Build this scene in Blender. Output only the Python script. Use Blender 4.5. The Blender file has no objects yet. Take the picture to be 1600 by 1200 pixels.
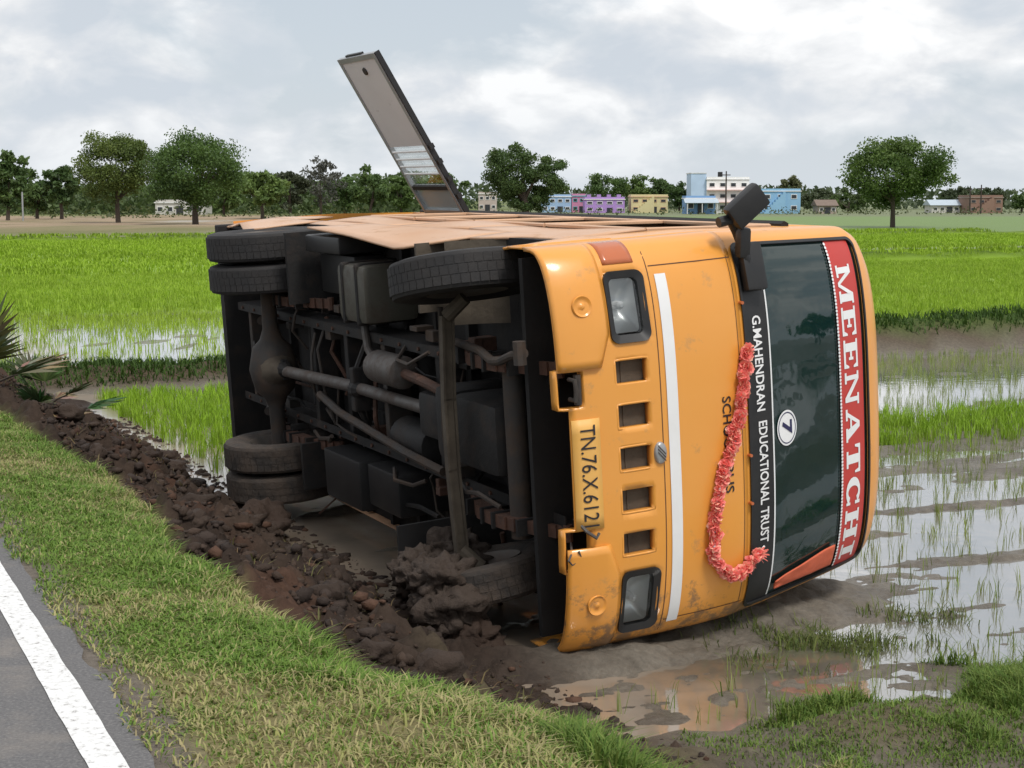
import bpy, bmesh, math, random
import numpy as np
from mathutils import Matrix, Vector
R = math.radians
scene = bpy.context.scene
COL = scene.collection
random.seed(7)
rng = np.random.default_rng(7)

# ------------------------------------------------------------------ camera
CAMZ, FPX = 2.4, 2500.0
cam_d = bpy.data.cameras.new('camera'); cam = bpy.data.objects.new('camera', cam_d); COL.objects.link(cam)
cam_d.sensor_width = 36; cam_d.lens = FPX / 1600 * 36; cam_d.clip_start = .1; cam_d.clip_end = 5000
cam.location = (0, 0, CAMZ); cam.rotation_euler = (R(90) - math.atan2(288, FPX), 0, 0)
scene.camera = cam

# ------------------------------------------------------------------ sky, sun, exposure
SUN_EL, SUN_AZ = 58, 150          # azimuth clockwise from +Y
world = bpy.data.worlds.new('World'); scene.world = world; world.use_nodes = True
nt = world.node_tree; nt.nodes.clear()
def N(nt, typ, **kw):
    n = nt.nodes.new(typ)
    for k, v in kw.items():
        if k == 'inp':
            for a, b in v.items(): n.inputs[a].default_value = b
        else: setattr(n, k, v)
    return n
def LK(nt, a, b): nt.links.new(a, b)
def ramp(nt, src, stops, interp='LINEAR'):
    n = nt.nodes.new('ShaderNodeValToRGB'); cr = n.color_ramp; cr.interpolation = interp
    while len(cr.elements) < len(stops): cr.elements.new(.5)
    for e, (p, c) in zip(cr.elements, stops):
        e.position = p; e.color = (c, c, c, 1) if not hasattr(c, '__len__') else (*c, 1)
    if src is not None: nt.links.new(src, n.inputs[0])
    return n
def build_world():
    out = N(nt, 'ShaderNodeOutputWorld'); bg = N(nt, 'ShaderNodeBackground', inp={1: .1})
    sky = N(nt, 'ShaderNodeTexSky', sky_type='NISHITA', sun_disc=False)
    sky.sun_elevation = R(SUN_EL); sky.sun_rotation = R(SUN_AZ)
    tc = N(nt, 'ShaderNodeTexCoord'); sep = N(nt, 'ShaderNodeSeparateXYZ'); LK(nt, tc.outputs['Generated'], sep.inputs[0])
    mx = N(nt, 'ShaderNodeMath', operation='MAXIMUM', inp={1: 0.0}); LK(nt, sep.outputs[2], mx.inputs[0])
    ad = N(nt, 'ShaderNodeMath', operation='ADD', inp={1: .50}); LK(nt, mx.outputs[0], ad.inputs[0])
    dx = N(nt, 'ShaderNodeMath', operation='DIVIDE'); LK(nt, sep.outputs[0], dx.inputs[0]); LK(nt, ad.outputs[0], dx.inputs[1])
    dy = N(nt, 'ShaderNodeMath', operation='DIVIDE'); LK(nt, sep.outputs[1], dy.inputs[0]); LK(nt, ad.outputs[0], dy.inputs[1])
    cb = N(nt, 'ShaderNodeCombineXYZ'); LK(nt, dx.outputs[0], cb.inputs[0]); LK(nt, dy.outputs[0], cb.inputs[1])
    cb.inputs[2].default_value = 3.3
    n1 = N(nt, 'ShaderNodeTexNoise', inp={'Scale': 3.4, 'Detail': 9, 'Roughness': .55, 'Distortion': .25}); LK(nt, cb.outputs[0], n1.inputs['Vector'])
    n2 = N(nt, 'ShaderNodeTexNoise', inp={'Scale': 8.0, 'Detail': 8, 'Roughness': .52, 'Distortion': .3})
    mp = N(nt, 'ShaderNodeMapping', inp={'Location': (4.1, 1.7, 0)}); LK(nt, cb.outputs[0], mp.inputs[0]); LK(nt, mp.outputs[0], n2.inputs['Vector'])
    cov = ramp(nt, n1.outputs[0], [(.38, 0), (.50, 1)])
    shade = ramp(nt, n2.outputs[0], [(.36, (5.2, 5.7, 6.3)), (.46, (6.2, 6.5, 6.9)), (.53, (7.4, 7.5, 7.65)), (.62, (9.0, 9.0, 9.0))])
    # high thin veil over the blue
    veil = N(nt, 'ShaderNodeMixRGB', inp={0: .85, 2: (5.1, 5.6, 6.15, 1)}); LK(nt, sky.outputs[0], veil.inputs[1])
    m = N(nt, 'ShaderNodeMixRGB'); LK(nt, cov.outputs[0], m.inputs[0]); LK(nt, veil.outputs[0], m.inputs[1]); LK(nt, shade.outputs[0], m.inputs[2])
    # low haze on the horizon
    hz = ramp(nt, mx.outputs[0], [(0, .75), (.06, .25), (.16, 0)])
    m2 = N(nt, 'ShaderNodeMixRGB', inp={2: (5.9, 6.35, 6.8, 1)}); LK(nt, hz.outputs[0], m2.inputs[0]); LK(nt, m.outputs[0], m2.inputs[1])
    LK(nt, m2.outputs[0], bg.inputs[0]); LK(nt, bg.outputs[0], out.inputs[0])
build_world()
sd = bpy.data.lights.new('sun', 'SUN'); sd.energy = 2.1; sd.angle = R(14); sd.color = (1, .96, .9)
sun = bpy.data.objects.new('sun', sd); COL.objects.link(sun)
sv = Vector((math.sin(R(SUN_AZ)) * math.cos(R(SUN_EL)), math.cos(R(SUN_AZ)) * math.cos(R(SUN_EL)), math.sin(R(SUN_EL))))
sun.rotation_euler = (-sv).to_track_quat('-Z', 'Y').to_euler(); sun.location = (0, -20, 40)
vs = scene.view_settings; vs.view_transform = 'Standard'; vs.look = 'None'; vs.exposure = .24; vs.gamma = 1; vs.use_curve_mapping = False
scene.render.engine = 'CYCLES'

# ------------------------------------------------------------------ helpers
def tag(o, label=None, cat=None, group=None, kind=None):
    if label: o['label'] = label
    if cat: o['category'] = cat
    if group: o['group'] = group
    if kind: o['kind'] = kind
    return o
def link(o, parent=None):
    COL.objects.link(o)
    if parent is not None: o.parent = parent
    return o
def empty(name, loc=(0, 0, 0), rz=0, parent=None):
    o = bpy.data.objects.new(name, None); o.location = loc; o.rotation_euler = (0, 0, rz); o.empty_display_size = .2
    return link(o, parent)
def copy_tree(o, parent=None):
    c = o.copy(); link(c)
    if parent is not None: c.parent = parent
    for ch in o.children: copy_tree(ch, c)
    return c
def mesh_np(name, V, F, mat, parent=None, cols=None, smooth=False):
    """V (n,3); F list of equally sized index arrays (m,k)"""
    me = bpy.data.meshes.new(name); V = np.asarray(V, np.float32)
    Fs = F if (isinstance(F, list) and isinstance(F[0], np.ndarray)) else [F]
    Fs = [np.asarray(f, np.int32) for f in Fs if len(f)]
    me.vertices.add(len(V)); me.vertices.foreach_set('co', V.ravel())
    idx = np.concatenate([f.ravel() for f in Fs]); tot = np.concatenate([np.full(len(f), f.shape[1], np.int32) for f in Fs])
    st = np.concatenate([[0], np.cumsum(tot)[:-1]]).astype(np.int32)
    me.loops.add(len(idx)); me.loops.foreach_set('vertex_index', idx)
    me.polygons.add(len(tot)); me.polygons.foreach_set('loop_start', st)
    if cols is not None:
        a = me.attributes.new('Col', 'FLOAT_COLOR', 'POINT'); c = np.ones((len(V), 4), np.float32); c[:, :3] = cols; a.data.foreach_set('color', c.ravel())
    me.update(calc_edges=True); me.validate()
    if smooth: me.polygons.foreach_set('use_smooth', np.ones(len(me.polygons), bool))
    if mat: me.materials.append(mat)
    return link(bpy.data.objects.new(name, me), parent)
class MB:
    def __init__(s): s.bm = bmesh.new()
    def box(s, c, d, rot=None, bev=0):
        b = bmesh.new(); bmesh.ops.create_cube(b, size=1)
        bmesh.ops.scale(b, vec=d, verts=b.verts)
        if bev: bmesh.ops.bevel(b, geom=b.edges[:], offset=bev, segments=2, profile=.6, affect='EDGES')
        if rot is not None: bmesh.ops.rotate(b, cent=(0, 0, 0), matrix=rot, verts=b.verts)
        bmesh.ops.translate(b, vec=c, verts=b.verts); return s._merge(b)
    def bb(s, x0, x1, y0, y1, z0, z1, bev=0): return s.box(((x0 + x1) / 2, (y0 + y1) / 2, (z0 + z1) / 2), (abs(x1 - x0), abs(y1 - y0), abs(z1 - z0)), None, bev)
    def _merge(s, b):
        m = {}
        for v in b.verts: m[v] = s.bm.verts.new(v.co)
        for f in b.faces:
            try: s.bm.faces.new([m[v] for v in f.verts])
            except ValueError: pass
        b.free(); return s
    def tube(s, pts, r, n=10, cap=True):
        pts = [Vector(p) for p in pts]; rs = r if hasattr(r, '__len__') else [r] * len(pts); rings = []; up = None
        for i, p in enumerate(pts):
            d = (pts[min(i + 1, len(pts) - 1)] - pts[max(i - 1, 0)]).normalized()
            if up is None: up = Vector((0, 0, 1)) if abs(d.z) < .9 else Vector((1, 0, 0))
            a = d.cross(up).normalized(); up = a.cross(d).normalized()
            rings.append([s.bm.verts.new(p + (a * math.cos(2 * math.pi * k / n) + up * math.sin(2 * math.pi * k / n)) * rs[i]) for k in range(n)])
        for A, B in zip(rings, rings[1:]):
            for k in range(n): s.bm.faces.new((A[k], A[(k + 1) % n], B[(k + 1) % n], B[k]))
        if cap: s.bm.faces.new(rings[0][::-1]); s.bm.faces.new(rings[-1])
        return s
    def lathe(s, prof, n=32, axis='Y', c=(0, 0, 0), rot=None):
        """prof: list (radius, axial)"""
        rings = []
        for r, a in prof:
            ring = []
            for k in range(n):
                t = 2 * math.pi * k / n; u, w = r * math.cos(t), r * math.sin(t)
                v = Vector({'Y': (u, a, w), 'X': (a, u, w), 'Z': (u, w, a)}[axis])
                if rot is not None: v = rot @ v
                ring.append(s.bm.verts.new(v + Vector(c)))
            rings.append(ring)
        for A, B in zip(rings, rings[1:]):
            for k in range(n): s.bm.faces.new((A[k], A[(k + 1) % n], B[(k + 1) % n], B[k]))
        return s
    def poly(s, pts):
        s.bm.faces.new([s.bm.verts.new(p) for p in pts]); return s
    def build(s, name, mat, parent=None, smooth=False, sharp=35, outward=None):
        bmesh.ops.recalc_face_normals(s.bm, faces=s.bm.faces[:])
        if outward is not None:
            s.bm.normal_update(); o = Vector(outward)
            if sum((f.calc_center_median() - o).dot(f.normal) * f.calc_area() for f in s.bm.faces) < 0: bmesh.ops.reverse_faces(s.bm, faces=s.bm.faces[:])
        me = bpy.data.meshes.new(name); s.bm.to_mesh(me); s.bm.free()
        if mat: me.materials.append(mat)
        if smooth:
            for p in me.polygons: p.use_smooth = True
            try: me.set_sharp_from_angle(angle=R(sharp))
            except Exception: pass
        return link(bpy.data.objects.new(name, me), parent)
# value noise
def _h(ix, iy, s):
    n = (ix.astype(np.int64) * 374761393 + iy.astype(np.int64) * 668265263 + s * 974634777) & 0xffffffff
    n = ((n ^ (n >> 13)) * 1274126177) & 0xffffffff
    return ((n ^ (n >> 16)) & 0xffff) / 65535.0
def vn(x, y, s=0):
    x = np.asarray(x, float); y = np.asarray(y, float)
    ix, iy = np.floor(x), np.floor(y); fx, fy = x - ix, y - iy
    fx = fx * fx * (3 - 2 * fx); fy = fy * fy * (3 - 2 * fy)
    a, b, c, d = _h(ix, iy, s), _h(ix + 1, iy, s), _h(ix, iy + 1, s), _h(ix + 1, iy + 1, s)
    return (a + (b - a) * fx) * (1 - fy) + (c + (d - c) * fx) * fy
def fbm(x, y, o=4, s=0):
    v, a, t = 0, 1, 0
    for i in range(o):
        v = v + a * vn(x * 2 ** i + 17.3 * i, y * 2 ** i + 9.1 * i, s + i); t += a; a *= .5
    return v / t
def sst(a, b, x): t = np.clip((np.asarray(x, float) - a) / (b - a), 0, 1); return t * t * (3 - 2 * t)

# ------------------------------------------------------------------ materials
def mat(name, base=(.5, .5, .5), rough=.6, metal=0, spec=.5, noise=None, bump=None, coat=0, attr=False, transl=0, dirt=None):
    """noise=(scale, amount, colour2)  bump=(scale, strength)  dirt=(scale, lo, hi, colour)"""
    m = bpy.data.materials.new(name); m.use_nodes = True; t = m.node_tree; p = t.nodes['Principled BSDF']
    p.inputs['Roughness'].default_value = rough; p.inputs['Metallic'].default_value = metal
    p.inputs['Specular IOR Level'].default_value = spec; p.inputs['Coat Weight'].default_value = coat; p.inputs['Coat Roughness'].default_value = .12
    tc = N(t, 'ShaderNodeTexCoord'); src = None
    if attr: src = N(t, 'ShaderNodeAttribute', attribute_name='Col').outputs['Color']
    else:
        rgb = N(t, 'ShaderNodeRGB'); rgb.outputs[0].default_value = (*base, 1); src = rgb.outputs[0]
    def tex(scale, detail=6, rough_=.6):
        n = N(t, 'ShaderNodeTexNoise', inp={'Scale': scale, 'Detail': detail, 'Roughness': rough_}); LK(t, tc.outputs['Object'], n.inputs['Vector']); return n
    if noise:
        n = tex(noise[0]); r = ramp(t, n.outputs[0], [(.35, 0), (.68, noise[1])])
        mx = N(t, 'ShaderNodeMixRGB', inp={2: (*noise[2], 1)}); LK(t, r.outputs[0], mx.inputs[0]); LK(t, src, mx.inputs[1]); src = mx.outputs[0]
    if dirt:
        n = tex(dirt[0], 9, .68); r = ramp(t, n.outputs[0], [(dirt[1], 0), (dirt[2], 1)])
        mx = N(t, 'ShaderNodeMixRGB', inp={2: (*dirt[3], 1)}); LK(t, r.outputs[0], mx.inputs[0]); LK(t, src, mx.inputs[1]); src = mx.outputs[0]
        rr = N(t, 'ShaderNodeMapRange', inp={3: rough, 4: .85}); LK(t, r.outputs[0], rr.inputs[0]); LK(t, rr.outputs[0], p.inputs['Roughness'])
    LK(t, src, p.inputs['Base Color'])
    if bump:
        n = tex(bump[0], 8, .65); b = N(t, 'ShaderNodeBump', inp={'Strength': bump[1], 'Distance': .02}); LK(t, n.outputs[0], b.inputs['Height']); LK(t, b.outputs[0], p.inputs['Normal'])
    if transl:
        tr = N(t, 'ShaderNodeBsdfTranslucent'); LK(t, src, tr.inputs[0]); mx = N(t, 'ShaderNodeMixShader', inp={0: transl})
        LK(t, p.outputs[0], mx.inputs[1]); LK(t, tr.outputs[0], mx.inputs[2]); LK(t, mx.outputs[0], t.nodes['Material Output'].inputs[0])
    return m
M = {}
YEL = (.78, .335, .058)
M['paint'] = mat('bus_paint', YEL, .38, coat=.35, noise=(1.3, .35, (.74, .29, .04)), dirt=(7, .60, .78, (.42, .24, .10)), bump=(1.7, .16))
M['paint_skylit'] = mat('faded_skylit_bus_paint', (.58, .33, .185), .42, noise=(2.2, .6, (.64, .44, .31)), dirt=(4, .58, .75, (.40, .24, .14)), bump=(3, .25))  # same yellow, faded and dusty, with the pale sky sheen put into the colour
M['black'] = mat('black_plastic', (.012, .012, .013), .45, noise=(9, .4, (.03, .028, .026)))
M['rubber'] = mat('tyre_rubber', (.018, .017, .018), .75, noise=(6, .45, (.038, .032, .028)), bump=(40, .2))
M['mud_rubber'] = mat('muddy_tyre', (.03, .025, .022), .8, dirt=(5, .38, .62, (.075, .055, .042)), bump=(14, .8))
M['rim'] = mat('wheel_rim', (.12, .11, .10), .6, noise=(8, .6, (.10, .06, .04)))
M['chassis'] = mat('chassis_steel', (.009, .008, .008), .7, dirt=(5, .50, .72, (.036, .025, .019)), bump=(20, .2))
M['dusty'] = mat('dusty_steel', (.036, .031, .028), .7, dirt=(5, .42, .62, (.065, .043, .03)), bump=(18, .25))
M['pale_steel'] = mat('pale_steel', (.085, .076, .070), .55, dirt=(7, .44, .66, (.07, .05, .04)), bump=(15, .2))
M['rust'] = mat('rusty_spring', (.10, .045, .028), .8, noise=(14, .8, (.05, .03, .022)), bump=(30, .4))
M['tank'] = mat('tank_steel', (.07, .066, .052), .5, dirt=(5, .5, .72, (.06, .045, .033)), bump=(6, .2))
M['liner'] = mat('arch_liner', (.10, .08, .058), .8, dirt=(3.5, .4, .7, (.05, .038, .028)), bump=(8, .4))
M['floor_under'] = mat('floor_underside', (.008, .007, .007), .85, dirt=(3, .5, .78, (.02, .016, .013)), bump=(8, .3))
M['white'] = mat('white_vinyl', (.80, .80, .80), .45, noise=(5, .25, (.66, .65, .63)))
M['red'] = mat('red_vinyl', (.52, .045, .035), .4, noise=(4, .3, (.44, .05, .04)))
M['ink'] = mat('black_lettering', (.02, .018, .022), .5)
M['navy'] = mat('navy_lettering', (.02, .02, .08), .5)
M['plate'] = mat('plate_yellow', (.80, .42, .09), .5, noise=(6, .5, (.76, .46, .16)))
M['amber'] = mat('amber_lens', (.50, .13, .04), .25, coat=.5, noise=(10, .4, (.42, .12, .05)))
M['chrome'] = mat('reflector', (.80, .81, .81), .32, metal=.45)
M['alu'] = mat('aluminium', (.42, .43, .44), .42, metal=.5, noise=(5, .5, (.30, .30, .30)))
M['door_panel'] = mat('door_panel', (.70, .69, .69), .55, noise=(3, .5, (.62, .60, .60)), dirt=(5, .62, .8, (.20, .15, .11)))
M['garland'] = mat('garland_petal', (.86, .13, .10), .6, attr=True, transl=.25)
M['cloth'] = mat('red_cloth', (.62, .13, .06), .8, noise=(9, .5, (.5, .1, .05)), bump=(20, .3))
M['wood'] = mat('bark', (.085, .065, .05), .9, noise=(6, .6, (.05, .04, .03)), bump=(10, .6))
M['leaf'] = mat('leaf', attr=True, rough=.6, transl=.35)
M['grass'] = mat('grass_blade', attr=True, rough=.65, transl=.3, spec=.25)
def splash(m, col=(.13, .095, .07)):
    t = m.node_tree; p = t.nodes['Principled BSDF']; old = p.inputs['Base Color'].links[0].from_socket; tc = N(t, 'ShaderNodeTexCoord'); sp = N(t, 'ShaderNodeSeparateXYZ'); LK(t, tc.outputs['Object'], sp.inputs[0])
    n = N(t, 'ShaderNodeTexNoise', inp={'Scale': 6.5, 'Detail': 9, 'Roughness': .72}); LK(t, tc.outputs['Object'], n.inputs['Vector'])
    mr = N(t, 'ShaderNodeMapRange', inp={1: .2, 2: 1.12, 3: -.16, 4: .26}); LK(t, sp.outputs[1], mr.inputs[0]); a = N(t, 'ShaderNodeMath', operation='ADD'); LK(t, mr.outputs[0], a.inputs[0]); LK(t, n.outputs[0], a.inputs[1])
    r = ramp(t, a.outputs[0], [(.66, 0), (.76, .75)]); mx = N(t, 'ShaderNodeMixRGB', inp={2: (*col, 1)}); LK(t, r.outputs[0], mx.inputs[0]); LK(t, old, mx.inputs[1]); LK(t, mx.outputs[0], p.inputs['Base Color'])
splash(M['paint'])
def glass(name, tint, gl=.5, film=None):
    m = bpy.data.materials.new(name); m.use_nodes = True; t = m.node_tree; t.nodes.remove(t.nodes['Principled BSDF'])
    tr = N(t, 'ShaderNodeBsdfTransparent', inp={0: (*tint, 1)})
    if film:
        df = N(t, 'ShaderNodeBsdfDiffuse', inp={0: (*film, 1)}); m0 = N(t, 'ShaderNodeMixShader', inp={0: .6}); LK(t, tr.outputs[0], m0.inputs[1]); LK(t, df.outputs[0], m0.inputs[2]); tr = m0
    g = N(t, 'ShaderNodeBsdfPrincipled', inp={'Base Color': (1, 1, 1, 1), 'Roughness': .03, 'Metallic': 1})
    fr = N(t, 'ShaderNodeFresnel', inp={0: 1.52}); mx = N(t, 'ShaderNodeMixShader')
    tc = N(t, 'ShaderNodeTexCoord'); n = N(t, 'ShaderNodeTexNoise', inp={'Scale': 3.0, 'Detail': 3}); LK(t, tc.outputs['Object'], n.inputs['Vector'])
    b = N(t, 'ShaderNodeBump', inp={'Strength': .05, 'Distance': .05}); LK(t, n.outputs[0], b.inputs['Height']); LK(t, b.outputs[0], g.inputs['Normal'])
    mu = N(t, 'ShaderNodeMath', operation='MULTIPLY', inp={1: gl}); LK(t, fr.outputs[0], mu.inputs[0])
    LK(t, mu.outputs[0], mx.inputs[0]); LK(t, tr.outputs[0], mx.inputs[1]); LK(t, g.outputs[0], mx.inputs[2]); LK(t, mx.outputs[0], t.nodes['Material Output'].inputs[0]); return m
M['windscreen'] = glass('windscreen_glass', (.10, .14, .14), 1.35, (.009, .036, .034))
M['door_glass'] = glass('door_glass', (.86, .88, .88), .35); M['dusty_glass'] = glass('dusty_glass', (.80, .84, .84), .4, (.42, .45, .46))
M['window'] = glass('window_glass', (.10, .12, .12), 1.0)
M['lens'] = glass('lamp_glass', (.85, .87, .87), 1.2)

# ------------------------------------------------------------------ the ground: road frame t (away from the road) and s (along it)
RA = R(24.7); NX, NY = math.cos(RA), math.sin(RA); PX, PY = -1.01, 4.22
def ts(x, y): return (x - PX) * NX + (y - PY) * NY, -(x - PX) * NY + (y - PY) * NX
def xy(t, s): return PX + t * NX - s * NY, PY + t * NY + s * NX
def bumpf(d, w): return np.clip(1 - (d / w) ** 2, 0, 1) ** 1.3
def mudzone(t, s):
    """churned soil between the verge and the bus"""
    e0 = np.interp(s, [-3, 0, .4, .6, .85, 1.35, 3, 5, 7, 9, 12, 16], [3.0, 2.7, 1.95, 1.42, 1.10, .86, .82, .86, .66, .42, .30, .30]) + .22 * (fbm(t * 1.7, s * 1.7, 3, 5) - .5)
    a = sst(e0 - .06, e0 + .10, t) * (1 - sst(2.3, 2.9, t))
    return a * sst(.45, 1.0, s) * (1 - sst(14.5, 16, s))
def height(x, y):
    t, s = ts(x, y)
    te = np.maximum(np.minimum(t, .6), t - .42 * sst(1.0, .1, s))                # the verge widens towards the bund
    z = np.interp(te, [-50, .0, .16, .5, .85, 1.25, 1.7, 2.1, 2.4, 3.2, 4.0, 900], [.893, .893, .889, .86, .77, .47, .18, .02, -.06, -.06, -.035, -.035])
    z = z + (fbm(x * 3, y * 3, 4, 1) - .5) * .07 * sst(.15, .4, t) * (1 - sst(1.6, 2.4, t))
    # paddy floor: mud streaks left by ploughing
    far = sst(2.2, 3.0, t)
    st = fbm(t * .40 + .3 * np.sin(s * .7), s * 2.5 + .25 * np.sin(t * .9), 4, 11)
    z = z + far * (1 - sst(40, 60, s)) * ((st - .5) * .24 + .018 + (fbm(x * 6, y * 6, 4, 12) - .5) * .05) * (1 - .45 * sst(9, 14, s))
    # churned mud in front of and round the bus
    cz = sst(1.7, 2.4, t) * (1 - sst(4.6, 6.2, t)) * sst(1.0, 1.6, s) * (1 - sst(3.4, 4.4, s))
    z = z * (1 - .75 * cz) + cz * ((fbm(t * 1.1 + .2 * np.sin(s * 3), s * 3.4, 5, 21) - .53) * .13 + (fbm(x * 7, y * 7, 3, 22) - .5) * .045 + (fbm(x * 15, y * 15, 2, 23) - .5) * .03)
    mz = mudzone(t, s)
    z = z + mz * ((fbm(x * 3.0, y * 3.0, 5, 31) - .42) * .38 + .36 * (.22 - np.abs(fbm(x * 5.5, y * 5.5, 3, 33) - .5)) + -.22 * np.abs(fbm(x * 11, y * 11, 2, 35) - .5)) * (1 - .6 * sst(2.1, 2.7, t))
    # raised heap along the ditch
    z = z + .15 * bumpf(t - 1.62 - .25 * (fbm(s * .8, s * 0 + 3, 2, 8) - .5), .5) * sst(1.2, 2.4, s) * (1 - sst(9, 12, s))
    # soil pushed up below the roof of the bus
    bx, by = (x + .13), (y - 7.655)
    lx, lz = bx * .4388 - by * .8986, bx * .8968 + by * .4373
    z = z + .14 * bumpf(lz - 1.9, 1.1) * bumpf(lx + .80, .74) + (.10 + .06 * (fbm(x * 9, y * 9, 3, 25) - .4)) * bumpf(lz - .62, .62) * bumpf(lx + .25, .36)
    # bunds
    nb = (.15 + .20 * (fbm(x * 1.9, y * 1.9, 4, 41) - .5) + .08 * (fbm(x * 7, y * 7, 3, 42) - .5)) * bumpf(s - 1.20 - .25 * (fbm(t * .7, t * 0, 2, 44) - .5), .72) * sst(1.2, 2.0, t)
    z = np.maximum(z, nb - .04)
    fb = (.30 + .20 * sst(6, 14, t) + .22 * (fbm(x * .9, y * .9, 3, 51) - .5)) * bumpf(s - 16.6 - .9 * (fbm(t * .35, t * 0 + 2, 3, 54) - .5), 1.0 + .35 * (fbm(x * 1.3, y * 1.3, 3, 55) - .5)) * sst(-.2, 1.2, t) * (.8 + .4 * fbm(x * 2.5, y * 2.5, 3, 56))
    z = np.maximum(z, fb - .05)
    dry = sst(29, 31, s + 4 * (fbm(x * .3, y * .3, 2, 57) - .5)) + sst(12, 15, t) * (s > 16.6)
    z = z + np.clip(dry, 0, 1) * .075 * (t > 1.5)
    b2 = .42 * bumpf(s - 46.5, 1.2) * sst(14, 20, t); z = np.maximum(z, b2)
    z = z - .22 * bumpf(s - 57, 3.0) * sst(24, 34, t)
    z = np.maximum(z, .35 * bumpf(s - 92 + .12 * t, 2.2))
    yy = np.asarray(y, float)
    z = z + sst(100, 135, yy) * sst(10, -25, x) * (.6 * (fbm(x * .06, y * .06, 4, 61) - .3))
    return z
def ground_colour(x, y, z):
    t, s = ts(x, y); n = len(x)
    n1 = fbm(x * 1.1, y * 1.1, 4, 71); n2 = fbm(x * 4, y * 4, 3, 72); n3 = fbm(x * .5, y * .5, 3, 73)
    c = np.zeros((n, 3)); L = lambda a: np.asarray(a)[None]
    def mix(c, col, w): return c * (1 - w[:, None]) + L(col) * w[:, None]
    c[:] = (.165, .145, .118)                                                     # paddy mud
    c = mix(c, (.105, .09, .072), sst(.45, .65, n2) * .6)
    verge = 1 - sst(1.0, 1.7, t)
    c = mix(c, (.11, .125, .035), verge)
    c = mix(c, (.24, .20, .10), verge * sst(.52, .66, n1) * .8)
    c = mix(c, (.17, .145, .12), (1 - sst(.10, .20, t + .1 * (n2 - .5))))      # grit by the asphalt
    mz = mudzone(t, s)
    c = mix(c, (.050, .034, .025), mz)
    c = mix(c, (.085, .043, .028), mz * sst(.56, .68, n1) * .6)
    c = mix(c, (.032, .022, .017), mz * sst(.45, .62, n2) * .7)
    c = mix(c, (.125, .105, .06), sst(.03, .14, z) * sst(1.5, 2.2, t) * (bumpf(s - 1.35, .9) > 0) * .8)
    fbk = bumpf(s - 16.6, 1.5); c = mix(c, (.085, .062, .04), fbk * (t > -.2) * sst(.02, .1, z)); c = mix(c, (.07, .12, .02), fbk * sst(.3, .42, z) * .8)
    fld = sst(17.6, 19, s) * sst(1.0, 2.2, t) * sst(.005, .03, z)
    c = mix(c, (.22, .35, .022), fld * (s > 17))
    c = mix(c, (.05, .085, .012), bumpf(s - 46.5, 1.3) * sst(14, 20, t) * .9)
    c = mix(c, (.045, .06, .015), bumpf(s - 92 + .12 * t, 2.6) * .9)
    endl = sst(93, 96, s + .12 * t)
    c = mix(c, (.17, .165, .075), endl); c = mix(c, (.13, .21, .035), endl * sst(8, 22, x) * .95)
    yy = y
    drt = sst(118, 138, yy + 30 * (n3 - .5)) * sst(22, -6, x)
    c = mix(c, (.34, .25, .175), drt * .95); c = mix(c, (.20, .17, .09), drt * sst(.5, .62, n3) * .8)
    c = mix(c, (.14, .165, .06), sst(215, 240, yy))
    return np.clip(c, 0, 1)
def axis(lo, d0, d1, hi, step, g):
    a = list(np.arange(d0, d1, step)); v, h = d1, step
    while v < hi: a.append(v); h *= g; v += h
    a.append(hi); b = []; v, h = d0, step
    while v > lo:
        h *= g; v -= h; b.append(v)
    b.append(lo - 1); return np.array(b[::-1] + a)
gx = axis(-1500, -3.6, 3.2, 1500, .028, 1.07); gy = axis(-60, 4.2, 12.0, 3000, .03, 1.035)
GX, GY = np.meshgrid(gx, gy); gxx, gyy = GX.ravel(), GY.ravel(); gz = height(gxx, gyy)
gi = np.arange(len(gxx)).reshape(GX.shape)
GF = np.stack([gi[:-1, :-1], gi[:-1, 1:], gi[1:, 1:], gi[1:, :-1]], -1).reshape(-1, 4)
def ground_mat():
    m = mat('soil', attr=True, rough=.85, spec=.18); t = m.node_tree; p = t.nodes['Principled BSDF']
    at = [n for n in t.nodes if n.type == 'ATTRIBUTE'][0]; tc = N(t, 'ShaderNodeNewGeometry')
    n1 = N(t, 'ShaderNodeTexNoise', inp={'Scale': 22, 'Detail': 9, 'Roughness': .7}); LK(t, tc.outputs['Position'], n1.inputs['Vector'])
    r = ramp(t, n1.outputs[0], [(.25, .55), (.75, 1.4)]); mx = N(t, 'ShaderNodeMixRGB', blend_type='MULTIPLY', inp={0: .8}); LK(t, at.outputs['Color'], mx.inputs[1]); LK(t, r.outputs[0], mx.inputs[2])
    LK(t, mx.outputs[0], p.inputs['Base Color'])
    sp = N(t, 'ShaderNodeSeparateXYZ'); LK(t, tc.outputs['Position'], sp.inputs[0])
    rr = N(t, 'ShaderNodeMapRange', inp={1: .015, 2: .09, 3: .28, 4: .9}); LK(t, sp.outputs[2], rr.inputs[0]); LK(t, rr.outputs[0], p.inputs['Roughness'])
    n2 = N(t, 'ShaderNodeTexNoise', inp={'Scale': 14, 'Detail': 10, 'Roughness': .72}); LK(t, tc.outputs['Position'], n2.inputs['Vector'])
    b = N(t, 'ShaderNodeBump', inp={'Strength': .8, 'Distance': .03}); LK(t, n2.outputs[0], b.inputs['Height']); LK(t, b.outputs[0], p.inputs['Normal'])
    return m
ground = mesh_np('ground', np.stack([gxx, gyy, gz], -1), GF, ground_mat(), cols=ground_colour(gxx, gyy, gz), smooth=True)
tag(ground, kind='structure')

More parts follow.
